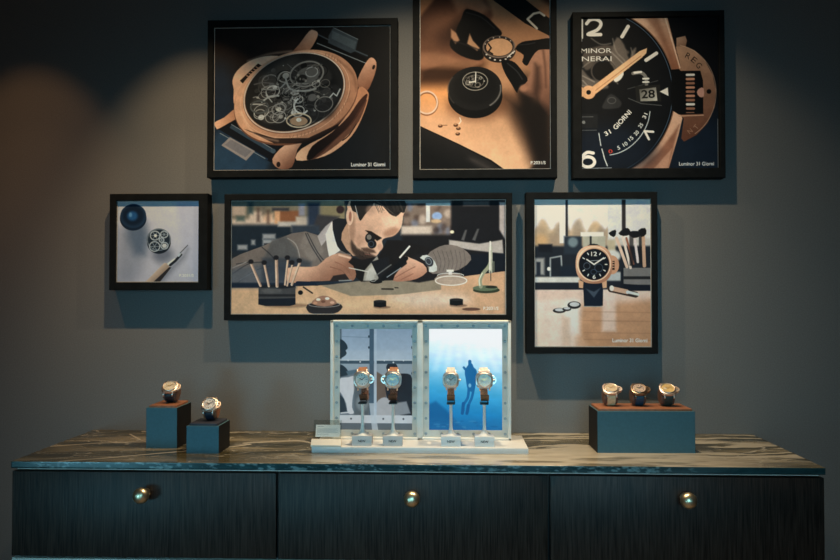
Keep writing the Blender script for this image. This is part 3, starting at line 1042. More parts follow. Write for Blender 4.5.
    p.poly([(428, 256), (436, 249), (446, 245), (458, 246), (468, 252), (472, 260), (460, 270), (440, 274), (430, 272)], (130, 112, 102), sm=2)
    for k in range(8):
        p.line([(434 + k * 4.4, 252 - (k % 3)), (438 + k * 4, 262), (436 + k * 4, 271)], 0.6, (84, 72, 68), a=0.6, sm=3, blur=0.3)
    p.poly([(421, 258), (428, 255), (436, 262), (438, 271), (430, 272), (430, 264)], (196, 188, 178), sm=2)
    p.ell(430, 262, 4.2, 5.2, (60, 60, 66), rot=-30)
    p.ell(429.5, 261.5, 2.5, 3.4, (146, 146, 148), rot=-30, ring=0.6)
    p.line([(384, 279), (407, 258.5)], 4.6, (26, 24, 27))
    p.line([(388, 277.5), (402, 268)], 0.8, (150, 150, 152))
    p.line([(378, 275), (392, 265)], 1.2, (110, 104, 100))
    p.line([(401, 257.5), (410.5, 246.5)], 1.7, (226, 214, 202))
    p.ell(377, 282, 6.4, 2.0, (30, 28, 28))
    p.ell(374, 280, 3, 1.6, (180, 168, 154), ring=0.6)
    # small things on the mat
    p.line([(383, 289.3), (394, 289.5)], 1.6, (40, 34, 30), a=0.9, blur=0.4)
    p.line([(396, 288), (399, 288.2)], 1.2, (52, 44, 38), a=0.9)
    p.line([(304, 287.5), (313, 293.5)], 1.5, (62, 48, 42), blur=0.4)
    p.ell(301, 293, 2.5, 2.3, (24, 24, 28))
    # cup of brushes
    p.ell(286, 306, 22, 2.4, (150, 108, 78), a=0.8, blur=1.5)
    p.poly([(258.5, 287), (296, 287), (296, 305), (290, 306.5), (266, 306.5), (258.5, 305)], (76, 72, 72))
    p.rect(258.5, 294.5, 296, 297, (44, 42, 44), blur=0.5)
    p.poly([(258.5, 299.5), (296, 298.5), (296, 305), (290, 306.5), (266, 306.5), (258.5, 305)], (30, 34, 44), blur=0.4)
    p.ell(277, 287, 18.7, 2.0, (36, 38, 44))
    p.ell(272, 291, 10, 3, (116, 110, 106), a=0.5, blur=2)
    for (x0, y0), (x1, y1), w in (((251, 264), (260.5, 286), 2.5), ((264.5, 265), (269, 286.5), 2.2), ((276.5, 260), (277.3, 286.5), 3.0), ((288, 260), (285.3, 285), 1.8), ((292.5, 265), (287.5, 286), 1.6), ((300, 263), (292.2, 285), 2.4)):
        p.line([(x0, y0), (x1, y1)], w, (216, 178, 150))
        p.line([(x0 + 0.8, y0), (x1 + 0.8, y1)], w * 0.35, (150, 108, 84), a=0.8)
        p.ell(x0 - 0.3, y0 - 2.4, 2.7, 2.4, (36, 32, 36), blur=0.6)
    # copper dome, glass bell, green press, black pots
    p.poly([(308, 305), (324, 301), (342, 305), (342, 310), (334, 314.5), (314, 314.5), (308, 311)], (54, 46, 46), sm=2)
    p.ell(325, 305, 15.5, 2.6, (150, 134, 126), ring=0.7)
    p.poly([(312, 304), (317, 298.5), (324, 296), (332, 298), (338, 304), (325, 307)], (166, 114, 88), sm=2)
    for x, y, c in ((319, 300, (232, 200, 176)), (328, 299, (236, 214, 196)), (324, 302, (120, 74, 56)), (333, 303, (214, 160, 130)), (316, 303.5, (206, 140, 104))):
        p.ell(x, y, 2.2, 1.4, c, blur=0.5)
    p.ell(452, 281, 16.5, 5.5, (196, 158, 130))
    p.poly([(436, 282), (438, 276.5), (448, 273.5), (456, 273.5), (464, 276.5), (467, 282), (452, 285)], (176, 146, 126), sm=2, a=0.85)
    p.ell(452, 281, 15.5, 4.6, (234, 222, 212), ring=0.8)
    p.ell(451.5, 276, 13, 2.6, (226, 214, 206), ring=0.7, arc=(180, 360))
    p.rect(447.5, 270, 454.5, 272.2, (236, 224, 216), blur=0.4)
    p.rect(449.5, 271.5, 453, 275, (206, 190, 180), blur=0.4)
    p.ell(487, 290.5, 13.3, 3.2, (60, 66, 46))
    p.ell(486, 288.5, 12.5, 2.8, (104, 112, 84))
    p.ell(492, 287.4, 6, 1.4, (40, 44, 34))
    p.line([(481.5, 287), (481, 280), (484, 273.5), (489, 267.5), (491.5, 262)], 3.6, (150, 144, 114), sm=4)
    p.line([(480.6, 286), (480, 280), (483, 273.5)], 1.0, (206, 200, 170), sm=4)
    p.line([(491.3, 248), (491.3, 272)], 3.6, (176, 168, 146))
    p.line([(490.6, 248), (490.6, 270)], 1.2, (222, 216, 200))
    p.line([(491, 242), (491, 250)], 1.6, (222, 214, 202))
    p.line([(491.4, 272), (491.4, 281)], 0.8, (60, 60, 54))
    p.line([(494.5, 262), (494.5, 272)], 1.0, (120, 118, 98))
    for x0, x1, y0, y1 in ((374.7, 387.3, 300.5, 308), (450.6, 463.8, 298.8, 306.2)):
        p.ell((x0 + x1) / 2 + 2, y1 - 0.3, (x1 - x0) / 2 + 2, 1.4, (120, 80, 60), a=0.7, blur=1)
        p.poly([(x0, y0 + 1.2), (x1, y0 + 1.2), (x1, y1 - 1), ((x0 + x1) / 2, y1), (x0, y1 - 1)], (26, 24, 26))
        p.ell((x0 + x1) / 2, y0 + 1.2, (x1 - x0) / 2, 1.3, (48, 44, 44))
    p.ell(472, 309.6, 9, 1.6, (112, 72, 56), blur=0.4)
    p.text('P.2031/S', 484, 310.3, 15, (232, 224, 214), height=3.2, a=0.9)
    p.grade(1.16, 0.80)
    p.noise(0.16, 6, 21)
    p.noise(0.12, 1.3, 121)
    return p


def pic_bench():
    p = Print(534.2, 199, 651.2, 347, bgc=(60, 60, 66))
    p.rect(530, 195, 655, 250, p.grad((590, 200), (212, 210, 220), (590, 226), (222, 208, 206)))
    rs = random.Random(4)
    for k in range(60):
        x = rs.uniform(532, 612)
        h = 6 + 5 * math.sin(x * 0.35) + rs.uniform(-2, 3)
        p.ell(x, 238 - h / 2, 5, h, rs.choice([(186, 156, 124), (170, 140, 112), (198, 160, 120), (150, 128, 110)]), blur=3, a=0.7)
    p.rect(530, 236, 612, 248, (168, 138, 112), blur=3)
    p.ell(540, 240, 8, 6, (206, 156, 104), blur=4, a=0.8)
    p.rect(559.5, 195, 565.5, 243, (222, 210, 206), blur=0.8)
    p.rect(565.6, 195, 568, 236, (48, 46, 50), blur=0.7)
    p.rect(608.5, 195, 622, 240, (206, 196, 192), blur=0.8)
    p.rect(622.5, 195, 626.5, 232, (52, 46, 46), blur=0.8)
    p.rect(627, 195, 655, 250, (206, 194, 190), blur=0.8)
    p.rect(608, 238, 652, 262, (190, 176, 164), blur=2)
    # dark clutter behind
    p.rect(530, 246, 655, 290, (34, 38, 46), blur=1.8)
    p.rect(538, 244, 552, 252, (26, 28, 36), blur=1.5)
    p.rect(564, 236, 582, 254, (42, 50, 60), blur=1.5)
    p.ell(573, 242, 5, 5, (110, 122, 126), blur=1.8)
    p.rect(583, 236, 606, 248, (170, 160, 140), blur=1.2)
    p.rect(590, 234, 592, 250, (40, 40, 44), blur=0.6)
    p.rect(581, 232, 604, 236, (226, 222, 220), blur=0.9)
    p.rect(608, 240, 616, 256, (180, 160, 130), blur=1.5)
    p.ell(613, 256, 8, 6, (200, 190, 180), blur=2)
    p.rect(530, 258, 544, 275, (150, 142, 136), blur=2)
    p.rect(536, 262, 540, 276, (40, 44, 54), blur=1)
    for P in ([(550, 276), (550, 258), (561, 256), (562, 276)],):
        p.line(P, 1.5, (150, 148, 146), blur=0.7)
    p.ell(548.5, 269, 1.8, 2, (220, 214, 208), blur=0.6)
    p.rect(560, 266, 582, 278, (30, 38, 50), blur=1.5)
    p.rect(530, 277, 580, 283, (200, 188, 176), blur=1.3)
    p.rect(606, 272, 626, 281, (170, 166, 162), blur=1.3)
    p.rect(530, 283, 655, 290, (34, 36, 44), blur=1.0)
    # bench top
    p.rect(530, 290, 655, 350, p.grad((590, 290), (216, 180, 160), (590, 347), (206, 150, 112)), blur=0.6)
    p.poly([(582, 306), (655, 300), (655, 350), (590, 350), (576, 330)], (188, 128, 86), a=0.75, blur=5)
    p.rect(532, 300, 576, 350, (226, 198, 180), a=0.7, blur=5)
    p.rect(566, 300, 580, 335, (232, 208, 194), a=0.7, blur=4)
    p.rect(602, 290, 616, 332, (224, 190, 172), a=0.75, blur=3)
    p.rect(562, 318, 570, 348, (196, 150, 118), a=0.5, blur=3)
    for y, a in ((312, 0.3), (321, 0.35), (333, 0.3), (340, 0.4)):
        p.line([(584, y), (655, y + 1)], 1.0, (150, 96, 64), a=a, blur=0.8)
    # cup with brushes
    p.rect(621, 270, 655, 291, (30, 32, 40), blur=0.8)
    p.poly([(624, 268), (652, 268), (652, 286), (624, 284)], (120, 112, 108))
    p.rect(624, 276.5, 652, 279.5, (40, 38, 40), blur=0.6)
    p.rect(624, 285, 652, 291, (24, 28, 38), blur=0.6)
    for (x0, y0), (x1, y1), w, c in (((617, 238), (627.5, 267), 3.0, (206, 170, 146)), ((623.5, 237), (631, 268), 2.6, (216, 190, 172)), ((627, 238), (634, 264), 2.0, (150, 90, 66)),
                                     ((635.5, 239), (638.5, 262), 2.6, (206, 184, 176)), ((644, 237), (645, 266), 3.4, (196, 150, 120))):
        p.line([(x0, y0), (x1, y1)], w, c)
    for P in ([(609, 233), (616, 229.5), (616.5, 234), (614, 237)], [(619, 233), (626, 228), (630, 229), (631, 234), (624, 236)], [(628, 232), (640, 231), (641, 236), (634, 238)], [(639, 230), (646, 228), (647, 234), (642, 237)]):
        p.poly(P, (26, 26, 30), sm=2)
    p.rect(630, 232, 634, 266, (34, 30, 32), a=0.7, blur=0.8)
    p.rect(639.5, 236, 642.5, 264, (34, 32, 34), a=0.8, blur=0.6)
    # watch
    cx, cy = 594.3, 264.5
    p.poly([(585, 252), (587, 246), (594, 243.5), (601, 246), (604, 252)], (26, 26, 30), sm=2)
    p.poly([(583, 282), (603.5, 282), (603, 306), (596, 307.5), (584, 306.5)], (24, 32, 46))
    p.poly([(586, 289), (594, 292), (601, 288), (594, 298)], (86, 96, 108), a=0.7, blur=0.8)
    p.line([(584, 306.8), (602, 307)], 0.8, (160, 150, 140))
    for P in ([(578.5, 280), (583.5, 282), (583, 288.5), (579, 288)], [(602, 282), (607, 280), (607, 288), (603, 288.5)], [(581, 252), (586, 249), (587, 253), (583, 257)], [(602, 251), (607, 254), (609, 258), (604, 257)]):
        p.poly(P, (206, 152, 114))
    p.ell(612.5, 265, 7, 9.5, (196, 138, 104))
    p.rect(610, 261, 615, 270, (42, 28, 24))
    for y in (262.5, 265, 267.5):
        p.line([(610.5, y), (614.5, y)], 0.9, (206, 150, 116))
    sq = [(cx + 18.6 * np.sign(math.cos(t)) * abs(math.cos(t)) ** 0.8, cy + 19.4 * np.sign(math.sin(t)) * abs(math.sin(t)) ** 0.8) for t in np.linspace(0, 2 * math.pi, 48, endpoint=False)]
    p.poly(sq, p.grad((580, 250), (222, 168, 132), (606, 284), (166, 108, 78)))
    p.ell(cx, cy - 0.6, 16.6, 17.2, (232, 186, 154), ring=1.0)
    p.ell(cx, cy, 15.4, 15.8, (20, 22, 30))
    for k in range(12):
        a = k * math.pi / 6
        if k in (0, 6, 9):
            continue
        x, y = cx + 13 * math.sin(a), cy - 13.2 * math.cos(a)
        p.line([(x, y), (cx + 11.2 * math.sin(a), cy - 11.4 * math.cos(a))], 1.0, (226, 222, 214))
    p.text('12', 591.3, 256, 6, (230, 226, 218), height=4.4)
    p.text('6', 592.8, 279, 3, (230, 226, 218), height=4.0)
    p.ell(587, 266, 3.2, 3.2, (86, 94, 104), ring=0.6)
    p.ell(599, 268, 4, 4, (70, 82, 96), ring=0.6)
    p.ell(594, 272, 3, 2.4, (60, 72, 90), ring=0.6)
    p.line([(cx, cy), (587, 259.5)], 1.3, (236, 230, 222))
    p.line([(cx, cy), (604, 258)], 1.3, (236, 230, 222))
    p.line([(590, 261), (599, 260.4)], 0.5, (160, 160, 160))
    # loose rings and tool on the bench
    for x, y, rx, ry in ((559, 311, 6.6, 2.6), (574, 305.5, 6.8, 3.8), (566.5, 309.5, 4.5, 2)):
        p.ell(x, y, rx, ry, (46, 42, 42))
        p.ell(x + 0.3, y - 0.8, rx * 0.72, ry * 0.6, (190, 180, 174))
    p.line([(611, 289.5), (636, 295)], 6.0, (60, 42, 36))
    p.line([(613, 289), (627, 292)], 4.6, (196, 150, 122))
    p.ell(612, 288.5, 2.2, 2.8, (220, 206, 198))
    p.line([(628, 292.5), (638, 295)], 3.4, (196, 190, 186))
    p.line([(629, 294.5), (638, 296.5)], 1.2, (60, 52, 50))
    p.text('Luminor 31 Giorni', 612.5, 342.6, 35, (236, 230, 226), height=3.7)
    p.grade(1.12, 0.84)
    p.noise(0.14, 7, 33)
    p.noise(0.08, 1.4, 133)
    return p


def pic_crew():
    """cool grey photograph of people behind a window with a cross bar"""
    p = Print(339.5, 329, 412, 431, S=4, bgc=(160, 178, 196))
    p.rect(335, 325, 415, 364, p.grad((376, 329), (150, 170, 190), (376, 362), (178, 194, 208)))
    p.rect(335, 364, 415, 380, (150, 166, 178))
    p.rect(339, 329, 341.5, 364, (98, 114, 124), blur=0.6)
    p.line([(342, 337), (370, 338)], 0.8, (134, 152, 170), blur=0.5)
    # people
    p.poly([(339, 341), (343, 341), (346.5, 345), (347.5, 349), (345.5, 351), (346.5, 354), (344, 357), (339, 358)], (44, 56, 66), sm=3, blur=0.4)
    p.poly([(339, 366), (344, 367), (348, 372), (348, 378), (339, 380)], (42, 54, 64), sm=3, blur=0.4)
    p.poly([(346, 372), (356, 370), (362, 378), (350, 381)], (86, 108, 122), blur=0.8)
    p.poly([(339, 378), (339, 431), (370, 431), (370, 376), (356, 374)], (110, 122, 132), blur=1)
    p.poly([(339, 380), (348, 378), (354, 377), (356, 384), (353, 396), (352, 408), (354, 414), (348, 414), (346, 404), (341, 394), (339, 392)], (206, 208, 212), sm=3, blur=0.4)
    p.poly([(339, 394), (344, 400), (347, 412), (339, 414)], (48, 58, 68), blur=0.5)
    p.line([(341, 414), (353, 413)], 1.2, (206, 208, 212))
    p.poly([(354, 380), (368, 376), (371, 400), (368, 420), (354, 416)], (92, 100, 106), blur=1)
    p.ell(362, 404, 6, 8, (150, 160, 164), blur=2, a=0.6)
    p.poly([(376, 372), (386, 378), (386, 398), (380, 404), (376, 404)], (110, 96, 86), blur=0.8)
    p.ell(391.5, 368, 5.6, 5.2, (40, 46, 54))
    p.rect(387, 370, 397, 378, (120, 108, 104), blur=0.8)
    p.poly([(385, 384), (392, 377), (404, 374), (412, 380), (412, 416), (396, 414), (388, 404)], (38, 42, 50), sm=3, blur=0.4)
    p.poly([(376, 404), (384, 398), (392, 404), (394, 418), (376, 418)], (176, 178, 182), sm=3, blur=0.6)
    p.poly([(392, 404), (406, 402), (410, 414), (394, 417)], (140, 146, 152), blur=1)
    # window bars
    p.rect(339, 361.2, 412, 364.4, (66, 84, 98), blur=0.3)
    p.rect(339, 360, 412, 361.2, (190, 202, 210), blur=0.3)
    p.rect(369.2, 329, 373.6, 431, (74, 96, 114), blur=0.3)
    p.rect(373.8, 329, 376.4, 431, (178, 194, 208), blur=0.3)
    for x, y in ((348, 361), (360, 362.5), (384, 361), (393, 363), (403, 361)):
        p.ell(x, y, 0.8, 0.8, (206, 214, 220))
    for y in (337, 348, 374, 395):
        p.ell(368.6, y, 0.8, 1.3, (52, 66, 78))
        p.ell(411.6, y, 0.9, 1.5, (52, 66, 78))
    p.rect(339, 416, 412, 424, (200, 206, 212), blur=0.4)
    for x in (351, 362, 383, 403):
        p.ell(x, 419.6, 1.0, 1.0, (80, 88, 96))
    p.rect(339, 424, 412, 432, (96, 106, 114), blur=0.4)
    p.poly([(369, 404), (374, 404), (378, 431), (372, 431)], (190, 200, 208), a=0.8, blur=0.5)
    p.noise(0.07, 3, 41)
    return p


def pic_diver():
    """blue sea with light from above and a diver going down"""
    p = Print(429, 329, 502.5, 431, S=4)
    Y = (p.Y - 329) / 102
    X = (p.X - 429) / 73.5
    Y2 = Y - 0.10 * (X - 0.3)
    st = [0.0, 0.10, 0.26, 0.42, 0.60, 0.80, 1.0]
    cs = np.array([(253, 255, 255), (244, 250, 254), (198, 228, 244), (132, 200, 230), (60, 160, 208), (26, 124, 182), (16, 98, 156)], float)
    for k in range(3):
        p.C[..., k] = np.interp(Y2, st, cs[:, k])
    for k, (x0, x1) in enumerate(((446, 432), (452, 444), (458, 456), (464, 468), (472, 482), (478, 494))):
        p.poly([(x0, 326), (x0 + 4, 326), (x1 + 6, 372), (x1, 372)], (255, 255, 255), a=0.20, blur=2.5)
    p.C *= (1 + 0.09 * (fbm(p.X / 9, p.Y / 4, 51) - 0.5))[..., None]
    p.poly([(427, 406), (436, 402), (446, 410), (458, 424), (470, 432), (427, 432)], (14, 78, 130), a=0.7, blur=2)
    p.rect(427, 420, 505, 433, (30, 104, 156), a=0.5, blur=5)
    rs = random.Random(6)
    for k in range(26):
        p.ell(rs.uniform(430, 502), rs.uniform(421, 430), rs.uniform(1, 4), 0.8, rs.choice([(70, 136, 176), (16, 84, 138)]), a=0.4, blur=0.6)
    d = (22, 96, 152)
    p.poly([(468, 366), (472, 364), (474, 368), (477, 372), (476, 384), (473, 392), (468, 390), (466, 380), (465, 372)], d, sm=3, blur=0.5)
    p.line([(464, 368), (468, 373)], 2.2, d, blur=0.4)
    p.line([(470, 362), (470, 370)], 3.2, d, blur=0.5)
    p.line([(475, 373), (479, 379), (478, 386)], 2.0, d, blur=0.4)
    p.line([(469, 388), (468, 398), (464, 405), (463.5, 411)], 2.6, d, sm=4, blur=0.4)
    p.line([(474, 388), (472, 398), (469, 405), (468, 412)], 2.6, d, sm=4, blur=0.4)
    p.line([(463.5, 404), (462.5, 414)], 3.0, (18, 84, 140), blur=0.4)
    p.line([(468.5, 406), (467, 414)], 3.0, (18, 84, 140), blur=0.4)
    p.ell(470, 386, 1.4, 2, (130, 190, 220), blur=0.5, a=0.8)
    return p


# ------------------------------------------------------------------ materials
M_wall = mat('wall_paint', (0.19, 0.19, 0.19), 0.75, spec=0.25, scale=260, var=0.10, bump=0.12)
M_floor = mat('dark_floor', (0.26, 0.20, 0.15), 0.5, scale=8, var=0.3, stretch=(1, 6, 1))
M_frame = mat('black_frame', (0.008, 0.009, 0.010), 0.6, spec=0.08, scale=40, var=0.2)
M_lip = mat('pale_picture_edge', (0.42, 0.40, 0.38), 0.5, scale=80)
M_back = mat('frame_backing', (0.03, 0.03, 0.03), 0.8, scale=40)
M_print = attr_mat('printed_picture', 0.6, 0.12)
M_wood = mat('dark_stained_oak', (0.032, 0.019, 0.014), 0.46, spec=0.30, scale=34, var=0.75, stretch=(9, 9, 0.35), detail=6, bump=0.25)
M_carcass = mat('black_carcass', (0.007, 0.007, 0.008), 0.6, scale=30)
M_plinth = mat('pale_plinth', (0.80, 0.78, 0.70), 0.45, scale=30, var=0.06)
M_brass = mat('polished_brass', (0.92, 0.76, 0.50), 0.36, metal=1.0, scale=90, var=0.04)
M_teal = mat('pedestal_lacquer', (0.066, 0.160, 0.200), 0.55, spec=0.35, scale=160, var=0.06)
M_brown = mat('brown_leather', (0.30, 0.115, 0.055), 0.55, scale=120, var=0.18, bump=0.2)
M_cush = mat('cushion_leather', (0.15, 0.075, 0.05), 0.6, scale=120, var=0.18, bump=0.2)
M_navy = mat('navy_leather', (0.022, 0.024, 0.040), 0.55, scale=120, var=0.15, bump=0.2)
M_white = mat('white_lacquer', (0.78, 0.78, 0.77), 0.42, scale=40, var=0.03)
M_offw = mat('off_white_enamel', (0.88, 0.86, 0.80), 0.4, scale=40, var=0.04)
M_recess = mat('grey_green_enamel', (0.64, 0.63, 0.58), 0.5, scale=40, var=0.06)
M_grey = mat('light_grey_lacquer', (0.60, 0.56, 0.54), 0.45, scale=40, var=0.04)
M_steel = mat('polished_steel', (0.86, 0.71, 0.62), 0.38, metal=1.0, scale=90, var=0.04)
M_bolt = mat('dull_steel_bolt', (0.34, 0.37, 0.38), 0.38, metal=0.8, scale=90, var=0.08)
M_gold = mat('rose_gold', (0.82, 0.55, 0.34), 0.22, metal=1.0, scale=90, var=0.04)
M_bronze = mat('dark_bronze', (0.34, 0.24, 0.17), 0.32, metal=1.0, scale=90, var=0.08)
M_ink = mat('dark_ink', (0.03, 0.035, 0.045), 0.6, scale=60)
M_blackp = mat('black_plastic', (0.014, 0.014, 0.016), 0.35, scale=60)


def clear_mat(name):
    m = bpy.data.materials.new(name)
    m.use_nodes = True
    nt = m.node_tree
    nt.nodes.remove(nt.nodes['Principled BSDF'])
    out = nt.nodes['Material Output']
    tr = nt.nodes.new('ShaderNodeBsdfTransparent')
    tr.inputs[0].default_value = (0.95, 0.97, 0.97, 1)
    gl = nt.nodes.new('ShaderNodeBsdfGlossy')
    gl.inputs['Roughness'].default_value = 0.05
    mx = nt.nodes.new('ShaderNodeMixShader')
    mx.inputs[0].default_value = 0.05
    nt.links.new(tr.outputs[0], mx.inputs[1])
    nt.links.new(gl.outputs[0], mx.inputs[2])
    nt.links.new(mx.outputs[0], out.inputs[0])
    return m


M_clear = clear_mat('clear_acrylic')
M_side_shade = mat('pedestal_side_shade', (0.010, 0.010, 0.011), 0.6, spec=0.15, scale=160, var=0.1)  # shade of the unlit pedestal sides, given as a near-black colour
M_card = mat('pale_blue_card', (0.88, 0.84, 0.80), 0.6, scale=40, var=0.03)
M_inkblue = mat('faint_blue_print', (0.46, 0.46, 0.48), 0.6, scale=60)
M_cream = mat('cream_block', (0.82, 0.72, 0.60), 0.5, scale=40, var=0.03)
M_hand = mat('pale_lume', (0.80, 0.76, 0.64), 0.4, scale=60, var=0.03)

# ------------------------------------------------------------------ the setting
bm = bmesh.new()
add_box(bm, -4.5, 4.5, 0.0, 0.12, 0.0, 3.2)
struct(obj('wall_back', bm, M_wall))
bm = bmesh.new()
add_box(bm, -4.5, 4.5, -5.0, 0.12, -0.1, 0.0)
struct(obj('floor', bm, M_floor))

# ------------------------------------------------------------------ sideboard and its stone worktop
X0, X1, DEP = -1.1485, 0.9495, 0.466
sb = empty('sideboard', ((X0 + X1) / 2, -DEP / 2, 0))
tag(sb, 'long low sideboard of dark vertically grained wood with three drawers and brass knobs', 'sideboard')
xo, yo = (X0 + X1) / 2, -DEP / 2
bm = bmesh.new()
add_box(bm, X0 - xo + 0.004, X1 - xo - 0.004, -DEP - yo + 0.020, -0.002 - yo, H - 0.2523, H - 0.0206, bev=0.001)
obj('carcass', bm, M_carcass, sb, 35)
bm = bmesh.new()
add_box(bm, X0 - xo + 0.010, X1 - xo - 0.010, -DEP - yo + 0.018, -0.01 - yo, 0.0, H - 0.2722, bev=0.002)
obj('lower_body', bm, M_wood, sb, 35)
bm = bmesh.new()
add_box(bm, X0 - xo + 0.002, X1 - xo - 0.002, -DEP - yo - 0.001, -0.01 - yo, H - 0.2720, H - 0.2525, bev=0.002)
o = obj('shelf_strip', bm, M_plinth, sb, 35)
bm = bmesh.new()
add_box(bm, X0 - xo + 0.016, X1 - xo - 0.016, -DEP - yo - 0.0018, -DEP - yo + 0.03, H - 0.0205, H - 0.0187, bev=0.0003)
obj('trim_strip', bm, M_plinth, sb, 35)
o['label'] = 'pale strip just under the drawers'


def knob_mesh():
    bm = bmesh.new()
    lathe(bm, [(0.0115, 0.0), (0.012, 0.002), (0.009, 0.004), (0.0060, 0.008), (0.0060, 0.014), (0.0085, 0.0165), (0.0135, 0.019), (0.0175, 0.0235),
               (0.0200, 0.030), (0.0205, 0.036), (0.0190, 0.042), (0.0150, 0.0475), (0.0085, 0.051), (0.0025, 0.0522)], 40)
    bm.transform(Matrix.Rotation(math.pi / 2, 4, 'X'))
    return bm


for xa, xb, kx, kz in ((X0, -0.4470, -0.7898, -0.0787), (-0.4430, 0.2545, -0.0938, -0.0807), (0.2585, X1, 0.5990, -0.0776)):
    bm = bmesh.new()
    add_box(bm, xa - xo + 0.0012, xb - xo - 0.0012, -DEP - yo, -DEP - yo + 0.019, H - 0.2478, H - 0.0262, bev=0.0012)
    dr = obj('drawer', bm, M_wood, sb, 35)
    k = obj('knob', knob_mesh(), M_brass, dr, 60)
    k.location = (kx - xo, -DEP - yo + 0.0002, H + kz)
    k['label'] = 'round polished brass knob'

# stone slab: top, nosing and front edge painted as one unrolled sheet
XS = np.linspace(X0 - 0.0008, X1 + 0.001, 1250)
prof = [(0.0 - DEP * 0 - 0.0012, 0.0)]
nt_ = 240
ys = np.linspace(-0.001, -(DEP + 0.001), nt_)
rows = [(y, H) for y in ys]
for a in (30, 60, 90):
    rows.append((-(DEP + 0.001) - 0.0016 * math.sin(R(a)), H - 0.0016 * (1 - math.cos(R(a)))))
for z in np.linspace(H - 0.0026, H - 0.0165, 9):
    rows.append((-(DEP + 0.0026), z))
for a in (45, 90):
    rows.append((-(DEP + 0.0026) + 0.002 * (1 - math.cos(R(a))), H - 0.0165 - 0.002 * math.sin(R(a))))
rows.append((-0.001, H - 0.0185))
rows = np.array(rows)
arc_ = np.concatenate([[0], np.cumsum(np.hypot(np.diff(rows[:, 0]), np.diff(rows[:, 1])))])
U, Sx = np.meshgrid(XS, np.minimum(arc_, DEP + 0.03))


